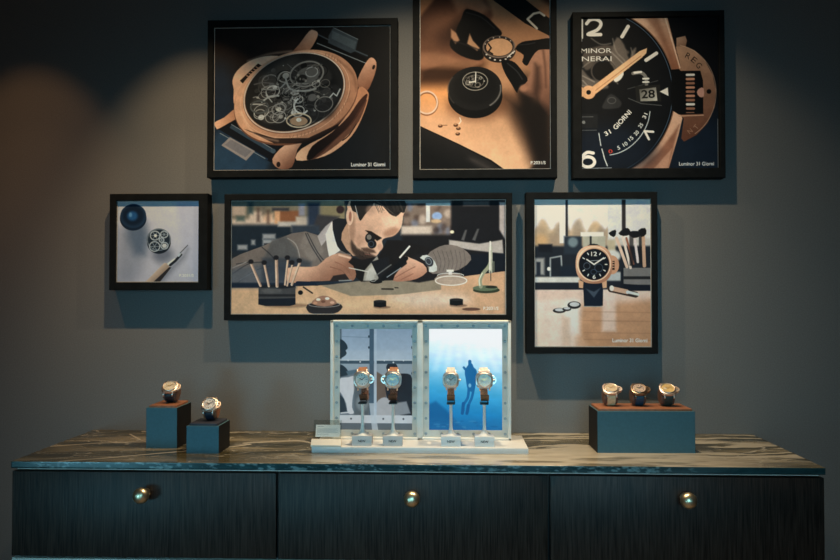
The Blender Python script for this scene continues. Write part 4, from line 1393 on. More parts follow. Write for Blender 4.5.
def marble(x, s):
    """pigment of the stone at x metres along and s metres out from the wall"""
    wx = x + 0.10 * (fbm(x * 3, s * 5, 71) - 0.5)
    ws = s + 0.10 * (fbm(x * 2.4, s * 4, 72) - 0.5) + 0.05 * (fbm(x * 9, s * 12, 73) - 0.5) + 0.05 * x
    n1 = fbm(wx * 2.2, ws * 16, 74, 5)
    n2 = fbm(wx * 7, ws * 42, 75, 5)
    n3 = fbm(x * 30, s * 90, 76, 4)
    dark = np.array([0.030, 0.027, 0.013])
    mid = np.array([0.125, 0.100, 0.048])
    cream = np.array([0.66, 0.58, 0.46])
    c = dark + (mid - dark) * sstep(0.35, 0.68, n1 * 0.65 + n2 * 0.35)[..., None]
    c = c * (0.75 + 0.5 * n3[..., None])
    # broad pale cloud along the front of the middle and right
    g = sstep(-0.62, -0.30, x) * (1 - sstep(0.55, 0.95, x))
    edge = 0.245 + 0.10 * (fbm(x * 4.5, x * 0 + 3.3, 77) - 0.5) + 0.10 * sstep(0.35, -0.5, x) + 0.09 * sstep(0.45, 0.9, x)
    cloud = g * sstep(-0.03, 0.05, s - edge + 0.14 * (n2 - 0.5)) * (0.55 + 0.6 * n1)
    low = 0.45 * (1 - g) * sstep(0.52, 0.72, n1)
    left = sstep(0.0, -0.5, x)
    cloud = np.clip(cloud * (1 - 0.55 * left), 0, 1)
    c = c + (cream * (0.72 + 0.56 * fbm(x * 14, s * 60, 93, 4))[..., None] - c) * np.clip(cloud + low * 0.5, 0, 0.88)[..., None]
    # dark clouds inside the pale area
    blot = sstep(0.56, 0.70, fbm(x * 5 + 4, s * 26, 78, 4)) * 0.75
    c = c + (np.array([0.095, 0.078, 0.042]) - c) * (blot * g)[..., None]
    # fine pale veins
    for seed, f, th, amt in ((81, 3.0, 0.012, 0.75), (82, 5.0, 0.012, 0.6), (83, 8.0, 0.016, 0.45)):
        v = np.abs(fbm(wx * f * 0.8, ws * f * 3.2, seed, 4) - 0.5)
        k = sstep(th, 0.0, v) * amt * (0.35 + 0.65 * sstep(0.4, 0.6, fbm(x * 3, s * 6, seed + 9)))
        c = c + (np.array([0.58, 0.54, 0.47]) - c) * k[..., None]
    # light streaks in the dark right rear
    st = sstep(0.50, 0.60, fbm(wx * 5.5, ws * 52, 85, 4)) * sstep(0.15, 0.28, x) * sstep(0.46, 0.30, s)
    c = c + (np.array([0.50, 0.45, 0.36]) - c) * (0.85 * st)[..., None]

    def vein(P, w, a):
        nonlocal c
        P = spline(P, 8, False)
        d = np.full(x.shape, 1e9)
        for i in range(len(P) - 1):
            ax, ay = P[i]
            ex, ey = P[i + 1][0] - ax, P[i + 1][1] - ay
            t = np.clip(((x - ax) * ex + (s - ay) * ey) / (ex * ex + ey * ey), 0, 1)
            d = np.minimum(d, np.hypot((x - ax - t * ex), (s - ay - t * ey) * 0.8))
        ww = w * (0.6 + 0.9 * fbm(x * 20, s * 20, 87))
        k = sstep(ww, ww * 0.25, d) * a
        c = c + (np.array([0.66, 0.60, 0.50]) - c) * k[..., None]
    vein([(-1.005, 0.52), (-1.02, 0.468), (-0.93, 0.425), (-0.80, 0.355), (-0.67, 0.285), (-0.58, 0.22)], 0.0055, 0.9)
    vein([(-1.15, 0.27), (-1.05, 0.225), (-0.92, 0.185), (-0.78, 0.16)], 0.005, 0.75)
    vein([(-0.98, 0.02), (-0.86, 0.03), (-0.6, 0.02)], 0.006, 0.5)
    vein([(-1.0, 0.07), (-0.93, 0.16), (-0.90, 0.19)], 0.004, 0.5)
    vein([(-0.60, 0.20), (-0.45, 0.16), (-0.38, 0.23)], 0.010, 0.6)
    # front edge: teal daylight put into the pigment as green, with pale veins
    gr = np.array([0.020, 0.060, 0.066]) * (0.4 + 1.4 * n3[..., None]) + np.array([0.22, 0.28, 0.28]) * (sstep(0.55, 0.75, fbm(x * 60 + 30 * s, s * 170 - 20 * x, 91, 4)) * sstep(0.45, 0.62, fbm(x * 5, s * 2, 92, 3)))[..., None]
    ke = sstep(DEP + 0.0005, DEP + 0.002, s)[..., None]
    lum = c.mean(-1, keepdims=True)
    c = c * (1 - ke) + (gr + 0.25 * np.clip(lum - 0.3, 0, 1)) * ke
    return np.clip(c, 0.01, 0.8)


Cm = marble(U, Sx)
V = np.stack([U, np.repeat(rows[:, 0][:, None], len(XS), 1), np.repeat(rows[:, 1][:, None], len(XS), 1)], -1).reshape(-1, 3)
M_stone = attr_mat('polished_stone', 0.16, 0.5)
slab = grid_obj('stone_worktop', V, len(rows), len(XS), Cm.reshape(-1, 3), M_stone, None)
bm = bmesh.new()
bm.from_mesh(slab.data)
bm.verts.ensure_lookup_table()
nr, nc = len(rows), len(XS)
for j in (0, nc - 1):                      # close the two ends and the back
    f = [bm.verts[i * nc + j] for i in range(nr)]
    bm.faces.new(f if j else f[::-1])
bm.faces.new([bm.verts[j] for j in range(nc)] + [bm.verts[(nr - 1) * nc + j] for j in range(nc - 1, -1, -1)])
bm.to_mesh(slab.data)
bm.free()
tag(slab, 'polished brown and green veined marble slab lying on the dark sideboard', 'worktop')

# ------------------------------------------------------------------ framed pictures on the wall
FT = 0.045


def framed(outer, inner, pic, label):
    """outer, inner = (x0, x1, z0, z1) above the worktop; the print sits 10 mm back from the face"""
    ox0, ox1, oz0, oz1 = outer
    ix0, ix1, iz0, iz1 = inner
    cx = (ox0 + ox1) / 2
    root = empty('framed_picture', (cx, 0, H + oz0))
    tag(root, label, 'picture', 'black framed pictures on the wall')

    def ring(x0, x1, z0, z1, y):
        return [(x - cx, y, z - oz0) for x, z in ((x0, z0), (x1, z0), (x1, z1), (x0, z1))]
    e = 0.0012
    bm = bmesh.new()
    rings_mesh(bm, [ring(ox0, ox1, oz0, oz1, -0.001), ring(ox0, ox1, oz0, oz1, -FT + e), ring(ox0 + e, ox1 - e, oz0 + e, oz1 - e, -FT),
                    ring(ix0 - e, ix1 + e, iz0 - e, iz1 + e, -FT), ring(ix0, ix1, iz0, iz1, -FT + e), ring(ix0, ix1, iz0, iz1, -0.001)], closed=True)
    obj('frame', bm, M_frame, root)
    bm = bmesh.new()
    add_box(bm, ix0 - cx - 0.0005, ix1 - cx + 0.0005, -0.030, -0.004, iz0 - oz0 - 0.0005, iz1 - oz0 + 0.0005)
    obj('backing_board', bm, M_back, root)
    w = 0.0024
    bm = bmesh.new()
    rings_mesh(bm, [ring(ix0, ix1, iz0, iz1, -0.0305), ring(ix0, ix1, iz0, iz1, -0.0362), ring(ix0 + w, ix1 - w, iz0 + w, iz1 - w, -0.0362), ring(ix0 + w, ix1 - w, iz0 + w, iz1 - w, -0.0305)], closed=True)
    o = obj('inner_edge', bm, M_lip if pic[1] else M_frame, root)
    p = pic[0]()
    p.build('print', ix0 + w - cx, ix1 - w - cx, iz0 + w - oz0, iz1 - w - oz0, -0.035, M_print, root, PG)
    return root


PG = (1.40, 1.66, 1.98)
framed((-0.7690, -0.1608, 0.8101, 1.3144), (-0.7503, -0.1834, 0.8329, 1.2929), (pic_skeleton, 1),
       'black framed picture of a large tilted copper watch with an open skeleton dial')
framed((-0.1128, 0.3399, 0.8035, 1.4754), (-0.0913, 0.3212, 0.8316, 1.4505), (pic_hands, 1),
       'tall black framed picture of gloved hands assembling a watch over a black puck')
framed((0.3894, 0.8595, 0.8009, 1.3245), (0.4163, 0.8431, 0.8306, 1.3078), (pic_macro, 0),
       'black framed close-up picture of a black dial reading 28 beside a copper crown guard')
framed((-1.0826, -0.7661, 0.4520, 0.7597), (-1.0627, -0.7995 + 0.004, 0.4771, 0.7381), (pic_movement, 1),
       'small square black framed picture of a blue jar, a round movement and a wooden tool')
framed((-0.7122, 0.1990, 0.3563, 0.7569), (-0.6928, 0.1802, 0.3749, 0.7375), (pic_watchmaker, 1),
       'wide black framed picture of a watchmaker bent over his bench')
framed((0.2421, 0.6491, 0.2541, 0.7577), (0.2682, 0.6314, 0.2742, 0.7374), (pic_bench, 1),
       'upright black framed picture of a copper watch standing on a wooden bench')

# ------------------------------------------------------------------ watches
GRP = 'wristwatches on show'


def superell(ax, ay, n, k, z):
    out = []
    for i in range(k):
        t = 2 * math.pi * i / k
        c, s = math.cos(t), math.sin(t)
        out.append((ax * math.copysign(abs(c) ** (2 / n), c), ay * math.copysign(abs(s) ** (2 / n), s), z))
    return out


def loop_pt(t, ay, az, n=2.4):
    """t = 0 at the dial, going over 12 o'clock; y, z about the loop's middle"""
    c, s = math.cos(t), math.sin(t)
    return (ay * math.copysign(abs(s) ** (2 / n), s), az * math.copysign(abs(c) ** (2 / n), c))


def strap_mesh(t0, t1, w0, w1, ay, az, zc, ly=0.0, th=0.0034, n=26):
    bm = bmesh.new()
    rings = []
    for i in range(n + 1):
        f = i / n
        t = t0 + (t1 - t0) * f
        y, z = loop_pt(t, ay, az)
        y2, z2 = loop_pt(t, ay - th, az - th)
        y += ly
        y2 += ly
        w = (w0 + (w1 - w0) * f) / 2
        rings.append([(-w, y2, zc + z2), (w, y2, zc + z2), (w, y * 0.99 + y2 * 0.01, zc + z * 0.99 + z2 * 0.01), (w - 0.0012, y, zc + z), (-w + 0.0012, y, zc + z), (-w, y * 0.99 + y2 * 0.01, zc + z * 0.99 + z2 * 0.01)])
    rings_mesh(bm, rings)
    return bm


def dial_mesh(r, style):
    """one mesh: plate, chapter ring, indexes and small register; slots 0 plate, 1 marks, 2 register"""
    bm = bmesh.new()
    lathe(bm, [(r, 0.0), (r, 0.0009), (r * 0.86, 0.0009), (r * 0.85, 0.0006), (0.0004, 0.0006)], 40)
    for k in range(12):
        if k == 9:
            continue
        a = k * math.pi / 6
        L_ = r * (0.24 if k % 3 == 0 else 0.15)
        W_ = r * (0.10 if k % 3 == 0 else 0.06)
        t = bmesh.new()
        add_box(t, -W_ / 2, W_ / 2, r * 0.80 - L_, r * 0.80, 0.0006, 0.0011)
        t.transform(Matrix.Rotation(-a, 4, 'Z'))
        merge(bm, t, 1)
    t = bmesh.new()
    lathe(t, [(r * 0.24, 0.0005), (r * 0.24, 0.0010), (r * 0.20, 0.0010), (r * 0.19, 0.0007), (0.0003, 0.0007)], 24)
    t.transform(Matrix.Translation((-r * 0.42, 0, 0)))
    merge(bm, t, 2)
    return bm


def make_watch(label, mtx, case_m, dial_m, mark_m, reg_m, top_m, bot_m, guard=1, r=0.0245, loop=(0.030, 0.026), hands=(-60, 50), wstrap=0.024, guarded=True, ly=0.0):
    root = empty('wristwatch')
    root.matrix_world = mtx
    tag(root, label, 'watch', GRP)
    q = r / 0.0245
    # cushion shaped case
    bm = bmesh.new()
    rings_mesh(bm, [superell(0.0205 * q, 0.0205 * q, 2.8, 48, -0.0075 * q), superell(0.0238 * q, 0.0238 * q, 2.8, 48, -0.0050 * q), superell(r, r, 2.8, 48, -0.0022 * q), superell(r, r, 2.8, 48, 0.0006 * q),
                    superell(0.0236 * q, 0.0236 * q, 2.6, 48, 0.0026 * q), superell(0.0214 * q, 0.0214 * q, 2.1, 48, 0.0036 * q)])
    case = obj('case', bm, case_m, root, 40)
    bm = bmesh.new()
    lathe(bm, [(0.0214 * q, 0.0030 * q), (0.0213 * q, 0.0044 * q), (0.0204 * q, 0.0060 * q), (0.0192 * q, 0.0066 * q), (0.0183 * q, 0.0062 * q), (0.0181 * q, 0.0046 * q), (0.0181 * q, 0.0030 * q)], 48, closed=True)
    obj('bezel', bm, case_m, root, 40)
    bm = dial_mesh(0.0180 * q, 0)
    d = obj('dial', bm, [dial_m, mark_m, reg_m], root, 30)
    d.location.z = 0.0038 * q
    for ang, ln, w in ((hands[0], 0.0092 * q, 0.0017 * q), (hands[1], 0.0134 * q, 0.0013 * q)):
        bm = bmesh.new()
        extrude_poly(bm, [(-w / 2, -0.002 * q), (w / 2, -0.002 * q), (w * 0.7, ln * 0.7), (0, ln), (-w * 0.7, ln * 0.7)], 0.0, 0.0005)
        h = obj('hand', bm, mark_m, root)
        h.location.z = (0.0052 if ln < 0.012 else 0.0058) * q
        h.rotation_euler.z = -R(ang)
    for sx in (-1, 1):
        for sy in (-1, 1):
            bm = bmesh.new()
            x = sx * (wstrap / 2 + 0.0022) * q * 0.94
            rings_mesh(bm, [[(x + a * 0.0030 * q, sy * y * q, (z + b * hgt) * q) for a, b in ((-0.62, -1), (0.62, -1), (0.62, 0.7), (0.35, 1), (-0.35, 1), (-0.62, 0.7))]
                            for y, z, hgt in ((0.0190, -0.0010, 0.0032), (0.0245, -0.0022, 0.0030), (0.0288, -0.0050, 0.0024), (0.0300, -0.0068, 0.0016))])
            obj('lug', bm, case_m, root, 40)
    # crown and the half-moon bridge over it
    bm = bmesh.new()
    prof = []
    for i in range(25):
        a = 2 * math.pi * i / 24
        prof.append(a)
    ribs = [((0.0034 + (0.0003 if i % 2 else 0)) * q) for i in range(24)]
    rings_mesh(bm, [[(xx * q, ribs[i] * math.cos(2 * math.pi * i / 24), ribs[i] * math.sin(2 * math.pi * i / 24) - 0.0012 * q) for i in range(24)] for xx in (0.0235, 0.0262 if not guarded else 0.0278, 0.0292)])
    crown = obj('crown', bm, case_m, root, 30)
    if guarded:
        bm = bmesh.new()
        outer = [(0.0210, 0.0128)] + [(0.0218 + 0.0128 * math.cos(t) * 0.92, 0.0128 * math.sin(t)) for t in np.linspace(math.pi / 2 * 0.92, -math.pi / 2 * 0.92, 18)] + [(0.0210, -0.0128)]
        inner = [(0.0236, -0.0066), (0.0294, -0.0056), (0.0294, 0.0056), (0.0236, 0.0066)]
        ro = [(a * q, b * q) for a, b in outer]
        n = len(ro)
        ri = []
        for i in range(n):                       # inner loop walked with as many points as the outer one
            f = i / (n - 1) * 3
            j = min(int(f), 2)
            g = f - j
            P = inner[::-1]
            ri.append(((P[j][0] * (1 - g) + P[j + 1][0] * g) * q, (P[j][1] * (1 - g) + P[j + 1][1] * g) * q))
        zb, zt = -0.0040 * q, 0.0022 * q
        rings_mesh(bm, [[(x, y, zb) for x, y in ro], [(x, y, zt - 0.0006) for x, y in ro], [(x * 0.985 + 0.0003, y * 0.95, zt) for x, y in ro],
                        [(x, y, zt) for x, y in ri], [(x, y, zb) for x, y in ri]], closed=True)
        gd = obj('crown_guard', bm, case_m, root, 40)
    if guard < 0:
        crown.rotation_euler.z = math.pi
        if guarded:
            gd.rotation_euler.z = math.pi
    ay, az = loop
    zc = -az - 0.0022
    o = obj('strap', strap_mesh(R(38), R(180), wstrap * q, wstrap * 0.9 * q, ay, az, zc, ly), top_m, root, 40)
    o['label'] = 'upper half of the strap'
    o = obj('strap', strap_mesh(-R(38), -R(179), wstrap * q, wstrap * 0.86 * q, ay, az, zc, ly), bot_m, root, 40)
    o['label'] = 'lower half of the strap'
    return root


def simple(name, rgb, rough=0.45, metal=0.0, **k):
    return mat(name, rgb, rough, metal, **k)


D_pale = simple('silver_dial', (0.78, 0.68, 0.60), 0.3)
D_blue = simple('ice_blue_dial', (0.42, 0.50, 0.54), 0.28)
D_cream = simple('cream_dial', (0.74, 0.62, 0.46), 0.35)
D_sand = simple('sand_dial', (0.62, 0.48, 0.32), 0.35)
D_grey = simple('grey_beige_dial', (0.42, 0.39, 0.34), 0.32)
D_rose = simple('rose_dial', (0.55, 0.40, 0.32), 0.35)
D_ivory = simple('ivory_dial', (0.80, 0.76, 0.68), 0.35)
D_white = simple('white_patterned_dial', (0.64, 0.58, 0.54), 0.35, scale=400, var=0.5)
MK_dark = simple('dark_marks', (0.05, 0.045, 0.04), 0.4)
MK_gold = simple('gilt_marks', (0.70, 0.45, 0.20), 0.3, 0.6)
S_tan = simple('tan_strap', (0.42, 0.16, 0.06), 0.55, bump=0.2, scale=160)
S_brown = simple('brown_strap', (0.15, 0.055, 0.028), 0.5, bump=0.2, scale=160)
S_black = simple('black_strap', (0.012, 0.012, 0.016), 0.5, bump=0.2, scale=160)
S_navy = simple('deep_blue_strap', (0.014, 0.018, 0.034), 0.5, bump=0.2, scale=160)
S_beige = simple('beige_strap', (0.88, 0.60, 0.32), 0.6, bump=0.2, scale=160)
S_green = simple('green_black_strap', (0.035, 0.045, 0.036), 0.55, bump=0.2, scale=160)
S_cream = simple('cream_strap', (0.74, 0.66, 0.56), 0.55, bump=0.2, scale=160)
S_amber = simple('reddish_brown_strap', (0.26, 0.11, 0.05), 0.5, bump=0.2, scale=160)


def pose(x, y, z, tilt, yaw=0.0, roll=0.0):
    """tilt = how far the dial leans back from upright (degrees)"""
    return Matrix.Translation((x, y, z)) @ Matrix.Rotation(R(yaw), 4, 'Z') @ Matrix.Rotation(R(90 - tilt), 4, 'X') @ Matrix.Rotation(R(roll), 4, 'Z')


# ------------------------------------------------------------------ pedestals with watches on cushions
def pedestal(x0, x1, yf, depth, h, tray_m, label, rot=0.0):
    cx, cy = (x0 + x1) / 2, yf + depth / 2
    root = empty('display_pedestal', (cx, cy, H), (0, 0, R(rot)))
    tag(root, label, 'pedestal', 'watch pedestals on the marble')
    w = (x1 - x0) / 2
    d = depth / 2
    t = 0.004
    bm = bmesh.new()

    def rg(a, b, z):
        return [(-a, -b, z), (a, -b, z), (a, b, z), (-a, b, z)]
    e = 0.0006
    rings_mesh(bm, [rg(w, d, 0.0), rg(w, d, h - e), rg(w - e, d - e, h), rg(w - t, d - t, h), rg(w - t, d - t, h - 0.008)])
    o = obj('box', bm, M_teal, root)
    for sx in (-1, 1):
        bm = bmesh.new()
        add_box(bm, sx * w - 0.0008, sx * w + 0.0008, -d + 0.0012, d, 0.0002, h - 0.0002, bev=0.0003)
        q_ = obj('side_shade_panel', bm, M_side_shade, root)  # thin added panel, dark colour stands in for shade on this side
        q_['label'] = 'side of the pedestal with its shade painted black'
    bm = bmesh.new()
    add_box(bm, -w + t + 0.0012, w - t - 0.0012, -d + t + 0.0012, d - t - 0.0012, h - 0.0079, h + 0.0062, bev=0.0022)
    o = obj('tray_insert', bm, tray_m, root, 40)
    return root, cx, cy


def cushion(mtx, loop, label, w=0.036, m=None):
    ay, az = loop
    root = empty('watch_cushion')
    root.matrix_world = mtx
    tag(root, label, 'cushion', 'cushions under the watches')
    zc = -az - 0.0022
    bm = bmesh.new()
    rings = []
    for f, k in ((-1, 0.90), (-0.90, 0.98), (-0.8, 1.0), (0.8, 1.0), (0.90, 0.98), (1, 0.90)):
        ring = []
        for i in range(40):
            t = 2 * math.pi * i / 40
            y, z = loop_pt(t, (ay - 0.0040) * k, (az - 0.0040) * k)
            ring.append((f * w / 2, y, zc + z - 0.0006))
        rings.append(ring)
    rings_mesh(bm, rings)
    obj('pad', bm, m or M_cush, root, 40)
    return root


def seat_z(tilt, loop):
    """height of the case centre above whatever the loop stands on"""
    ay, az = loop
    a = R(tilt)
    zc = -az - 0.0022
    lo = 1e9
    for i in range(400):
        y, z = loop_pt(2 * math.pi * i / 400, ay, az)
        z += zc
        lo = min(lo, y * math.cos(a) + z * math.sin(a))
    return -lo


LP = (0.0275, 0.0235)
TRAY = 0.0064
pedestal(-0.8617, -0.7734, -0.2885, 0.118, 0.115, M_brown, 'taller dark teal pedestal on the left with a brown leather top')
pedestal(-0.7220, -0.6326, -0.3560, 0.105, 0.0757, M_navy, 'shorter dark teal pedestal on the left with a navy leather top')
pedestal(0.4104, 0.6783, -0.3030, 0.118, 0.115, M_brown, 'wide dark teal pedestal on the right carrying three watches', 1.0)

for args in (
    (-0.8130, -0.236, 0.115, 50, 'steel watch with cream dial and black strap on the taller left pedestal', 'brown cushion on the taller left pedestal',
     M_steel, D_cream, MK_gold, D_sand, S_black, S_black, 0.0235, 8, M_cush),
    (-0.6745, -0.304, 0.0757, 42, 'steel watch with pale patterned dial on the shorter left pedestal', 'brown cushion on the shorter left pedestal',
     M_steel, D_white, MK_dark, D_rose, S_black, S_navy, 0.0240, 0, M_brown),
    (0.4600, -0.247, 0.115, 58, 'steel watch with a sand dial and beige strap, leftmost on the wide right pedestal', 'brown cushion under the beige strapped watch',
     M_steel, D_sand, MK_gold, D_cream, S_beige, S_beige, 0.0235, -8, M_cush),
    (0.5395, -0.247, 0.115, 55, 'dark bronze watch with blue strap, in the middle of the wide right pedestal', 'brown cushion under the blue strapped watch',
     M_bronze, D_rose, MK_dark, D_sand, S_navy, simple('bright_blue_strap', (0.02, 0.055, 0.095), 0.5, bump=0.2, scale=160), 0.0235, -5, M_cush),
    (0.6200, -0.247, 0.115, 55, 'steel watch with golden dial and dark green strap on the wide right pedestal', 'brown cushion under the dark green strapped watch',
     M_steel, simple('golden_dial', (0.70, 0.48, 0.20), 0.3), MK_gold, D_cream, S_green, S_green, 0.0240, -6, M_cush),
):
    x, y, hp, tilt, lab, clab, cm, dm, mk, rg_, tm, bmt, r, roll, cum = args
    z = H + hp + TRAY + seat_z(tilt, LP)
    mt = pose(x, y, z, tilt, 0, 0)
    make_watch(lab, mt @ Matrix.Rotation(R(roll * 0), 4, 'Z'), cm, dm, mk, rg_, tm, bmt, 1, r, LP)
    cushion(mt, LP, clab, 0.038, cum)

# ------------------------------------------------------------------ white base board, twin window frame, stands
BT = 0.0165
FY = -0.222                                     # face of the twin frame
fx0, fx1, fz0, fz1 = -0.3455, 0.1804, BT, 0.3625
fc = (fx0 + fx1) / 2
fr = empty('twin_display_frame', (fc, FY + 0.02, H + BT))
tag(fr, 'pale grey bolted twin display frame on a white base, holding a blue diver picture', 'display frame')


def rel(x, y, z):
    return (x - fc, y - (FY + 0.02), z - BT)


def fbox(bm, x0, x1, y0, y1, z0, z1, bev=0.0008):
    a = rel(x0, y0, z0)
    b = rel(x1, y1, z1)
    add_box(bm, a[0], b[0], a[1], b[1], a[2], b[2], bev=bev)


bm = bmesh.new()
fbox(bm, -0.3790, 0.2180, -0.3345, -0.1400, 0.0002, BT, 0.0012)
o = obj('base_board', bm, M_white, fr, 35)
o['label'] = 'flat white base board'

WIN = ((-0.3187, -0.1066, 0.0425, 0.3372), (-0.0572, 0.1552, 0.0435, 0.3377))
mid = -0.0834
RW = 0.0105
bm = bmesh.new()                                # raised outer rim with the bar between the two windows
fbox(bm, fx0, fx0 + RW * 0.85, FY, FY + 0.040, fz0, fz1, 0.0016)
fbox(bm, fx1 - RW * 0.85, fx1, FY, FY + 0.040, fz0, fz1, 0.0016)
fbox(bm, fx0, fx1, FY, FY + 0.040, fz1 - RW * 0.75, fz1, 0.0016)
fbox(bm, fx0, fx1, FY, FY + 0.040, fz0, fz0 + RW * 0.6, 0.0016)
fbox(bm, mid - 0.0085, mid + 0.0085, FY, FY + 0.040, fz0, fz1, 0.0016)
obj('rim', bm, M_offw, fr, 35)
bolts = []
for n_, (wx0, wx1, wz0, wz1) in enumerate(WIN):
    bx0 = fx0 + RW * 0.8 if n_ == 0 else mid + 0.008
    bx1 = mid - 0.008 if n_ == 0 else fx1 - RW * 0.8
    bz0, bz1 = fz0 + RW * 0.55, fz1 - RW * 0.7
    ry = FY + 0.010
    bm = bmesh.new()                            # recessed inner border round each window

    def rr(x0, x1, z0, z1, y):
        return [rel(x, y, z) for x, z in ((x0, z0), (x1, z0), (x1, z1), (x0, z1))]
    rings_mesh(bm, [rr(bx0, bx1, bz0, bz1, ry + 0.022), rr(bx0, bx1, bz0, bz1, ry), rr(wx0, wx1, wz0, wz1, ry), rr(wx0, wx1, wz0, wz1, ry + 0.022)], closed=True)
    obj('inner_border', bm, M_recess, fr)
    p = pic_crew() if n_ == 0 else pic_diver()
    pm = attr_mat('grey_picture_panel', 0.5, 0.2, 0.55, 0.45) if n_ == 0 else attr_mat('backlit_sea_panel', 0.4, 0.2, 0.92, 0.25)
    a = rel(wx0, ry + 0.003, wz0)
    b = rel(wx1, ry + 0.003, wz1)
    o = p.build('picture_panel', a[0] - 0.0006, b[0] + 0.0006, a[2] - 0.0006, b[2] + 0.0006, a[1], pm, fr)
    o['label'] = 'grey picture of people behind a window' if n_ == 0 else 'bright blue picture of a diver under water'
    bm = bmesh.new()
    c0 = rel(wx0 - 0.002, ry + 0.0045, wz0 - 0.002)
    c1 = rel(wx1 + 0.002, ry + 0.030, wz1 + 0.002)
    add_box(bm, c0[0], c1[0], c0[1], c1[1], c0[2], c1[2])
    obj('back_panel', bm, M_grey, fr)
    xs_ = np.linspace((bx0 + wx0) / 2, (bx1 + wx1) / 2, 6)
    zs_ = np.linspace((bz0 + wz0) / 2, (bz1 + wz1) / 2, 8)
    for x in xs_:
        bolts += [(x, zs_[0], ry), (x, zs_[-1], ry)]
    for z in zs_[1:-1]:
        bolts += [(xs_[0], z, ry), (xs_[-1], z, ry)]
bm = bmesh.new()
lathe(bm, [(0.0042, 0.0), (0.0042, 0.0012), (0.0036, 0.0022), (0.0022, 0.0026), (0.0018, 0.0018), (0.0004, 0.0018)], 18)
bm.transform(Matrix.Rotation(math.pi / 2, 4, 'X'))
bolt0 = obj('bolt', bm, M_bolt, fr, 40)
for i, (x, z, y) in enumerate(bolts):
    o = bolt0 if i == 0 else bolt0.copy()
    if i:
        col.objects.link(o)
        o.parent = fr
    o.location = rel(x, y + 0.0002, z)


def lettering(name, txt, w, m, parent, loc, thick=0.0003, height=None):
    tr, x0, x1, y0, y1 = glyph_mesh(txt, True)
    k = w / (x1 - x0)
    ky = k if height is None else height / y1
    bm = bmesh.new()
    for t in tr:
        bm.faces.new([bm.verts.new(((q[0] - (x0 + x1) / 2) * k, 0, (q[1] - y1 / 2) * ky)) for q in t])
    bmesh.ops.remove_doubles(bm, verts=bm.verts, dist=1e-6)
    r_ = bmesh.ops.extrude_face_region(bm, geom=bm.faces[:])
    for v in [g for g in r_['geom'] if isinstance(g, bmesh.types.BMVert)]:
        v.co.y -= thick
    o = obj(name, bm, m, parent)
    o.location = loc
    return o


SY = -0.3182                                    # face of the stand blocks
STANDS = (
    (-0.2416, M_grey, M_steel, D_pale, MK_dark, D_cream, S_tan, S_brown, 1, True, 3,
     'steel watch with silver dial and tan strap, left one before the grey picture', 'small grey stand marked NEW, leftmost of the four'),
    (-0.1560, M_grey, M_steel, D_blue, MK_gold, D_ivory, S_tan, S_brown, -1, True, -2,
     'steel watch with an ice blue dial, tan strap and crown on its left side', 'small grey stand marked NEW, second from the left'),
    (0.0060, M_white, M_steel, D_grey, MK_dark, D_ivory, S_cream, S_amber, 1, False, 0,
     'steel watch with grey beige dial and no crown guard, left of the diver', 'small white stand marked NEW, left of the pair by the blue picture'),
    (0.0990, M_white, M_steel, D_ivory, MK_gold, D_cream, S_cream, S_amber, 1, True, 2,
     'pale watch with ivory dial and large crown guard, right of the diver', 'small white stand marked NEW, rightmost of the four'),
)
LS = (0.0470, 0.0300)
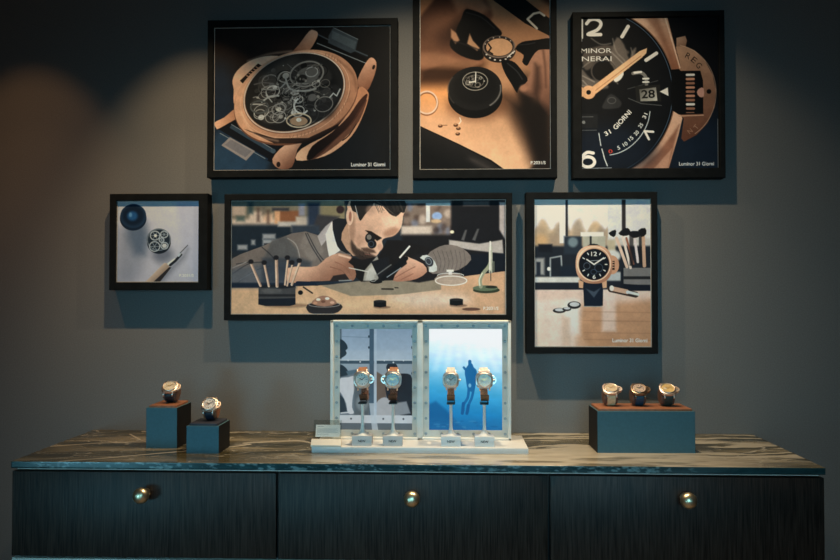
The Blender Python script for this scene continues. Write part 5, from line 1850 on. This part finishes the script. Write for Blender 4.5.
for x, bmat, cm, dm, mk, rg_, tm, bmt, gs, gd_, rl, lab, slab_ in STANDS:
    st = empty('watch_stand', (x, SY + 0.018, H + BT))
    tag(st, slab_, 'watch stand', 'watch stands on the white base board')
    bm = bmesh.new()
    extrude_poly(bm, [(-0.0272, -0.018), (0.0272, -0.018), (0.0272, 0.018), (-0.0272, 0.018)], 0.0002, 0.0285, bev=0.0010)
    blk = obj('block', bm, bmat, st, 35)
    lettering('lettering', 'NEW', 0.021, M_ink, st, (0, -0.0181, 0.0142), height=0.0064)
    bm = bmesh.new()
    lathe(bm, [(0.0185, 0.0284), (0.0150, 0.0302), (0.0105, 0.0345), (0.0070, 0.0400), (0.0050, 0.0470), (0.0042, 0.0560), (0.0040, 0.1120), (0.0052, 0.1135), (0.0052, 0.1150)], 24)
    obj('stem', bm, M_white if bmat is M_white else M_offw, st, 40)
    # C-shaped plastic band that carries the strap
    bm = bmesh.new()
    rings = []
    ay, az = LS[0] - 0.0046, LS[1] - 0.0050
    for i in range(41):
        t = R(205) + R(290) * i / 40
        y, z = loop_pt(t, ay, az, 2.3)
        y2, z2 = loop_pt(t, ay - 0.0022, az - 0.0022, 2.3)
        rings.append([(-0.007, -z2, y2), (0.007, -z2, y2), (0.007, -z, y), (-0.007, -z, y)])
    rings_mesh(bm, rings)
    bnd = obj('holder_band', bm, M_clear, st, 40)
    zc_w = 0.1985 - BT
    bnd.location = (0, -0.018 + 0.0095 + 0.030, zc_w - 0.0115)
    bm = bmesh.new()
    add_box(bm, -0.0118, 0.0118, -0.010, 0.034, 0.1150, 0.1185, bev=0.0008)
    add_box(bm, 0.0090, 0.0118, -0.010, 0.020, 0.1185, 0.1235, bev=0.0006)
    o = obj('holder_foot', bm, M_blackp, st, 35)
    mt = pose(x, SY + 0.0075, H + 0.2000, 6, 0, rl)
    make_watch(lab, mt, cm, dm, mk, rg_, tm, bmt, gs, 0.0245 if gd_ else 0.0232, LS, guarded=gd_, wstrap=0.0235, ly=-0.0115)

# card in a clear holder on a cream block
ch = empty('card_holder', (-0.3395, -0.3240, H + BT))
tag(ch, 'clear acrylic card holder with a pale blue card on a cream block', 'card holder')
bm = bmesh.new()
extrude_poly(bm, [(-0.0135, 0.0002), (0.0095, 0.0002), (0.0095, 0.0190), (0.0000, 0.0190), (-0.0135, 0.0050)], -0.0420, 0.0420, bev=0.0006)
bm.transform(Matrix(((0, 0, 1, 0), (1, 0, 0, 0), (0, 1, 0, 0), (0, 0, 0, 1))))
obj('block', bm, M_cream, ch, 30)
bm = bmesh.new()
add_box(bm, -0.0395, 0.0395, 0.0020, 0.0032, 0.0192, 0.0735, bev=0.0004)
add_box(bm, -0.0395, 0.0395, 0.0046, 0.0058, 0.0192, 0.0735, bev=0.0004)
o = obj('acrylic_sleeve', bm, M_clear, ch)
bm = bmesh.new()
add_box(bm, -0.0325, 0.0360, 0.0035, 0.0042, 0.0262, 0.0600)
cd = obj('card', bm, M_card, ch)
bm = bmesh.new()
for z, x0, x1, h_ in ((0.0545, -0.028, -0.010, 0.0016), (0.0480, -0.028, 0.030, 0.0009), (0.0455, -0.028, 0.026, 0.0009), (0.0430, -0.028, 0.031, 0.0009), (0.0405, -0.028, 0.022, 0.0009), (0.0380, -0.028, 0.029, 0.0009), (0.0330, -0.028, 0.004, 0.0009)):
    add_box(bm, x0, x1, 0.00335, 0.0035, z, z + h_)
sp_ = obj('small_print', bm, M_inkblue, ch)
for q_ in (o, cd, sp_):                  # card and sleeve lean back on the block
    q_.rotation_euler.x = -0.36
    q_.location = (0, -0.0045, 0.0012)
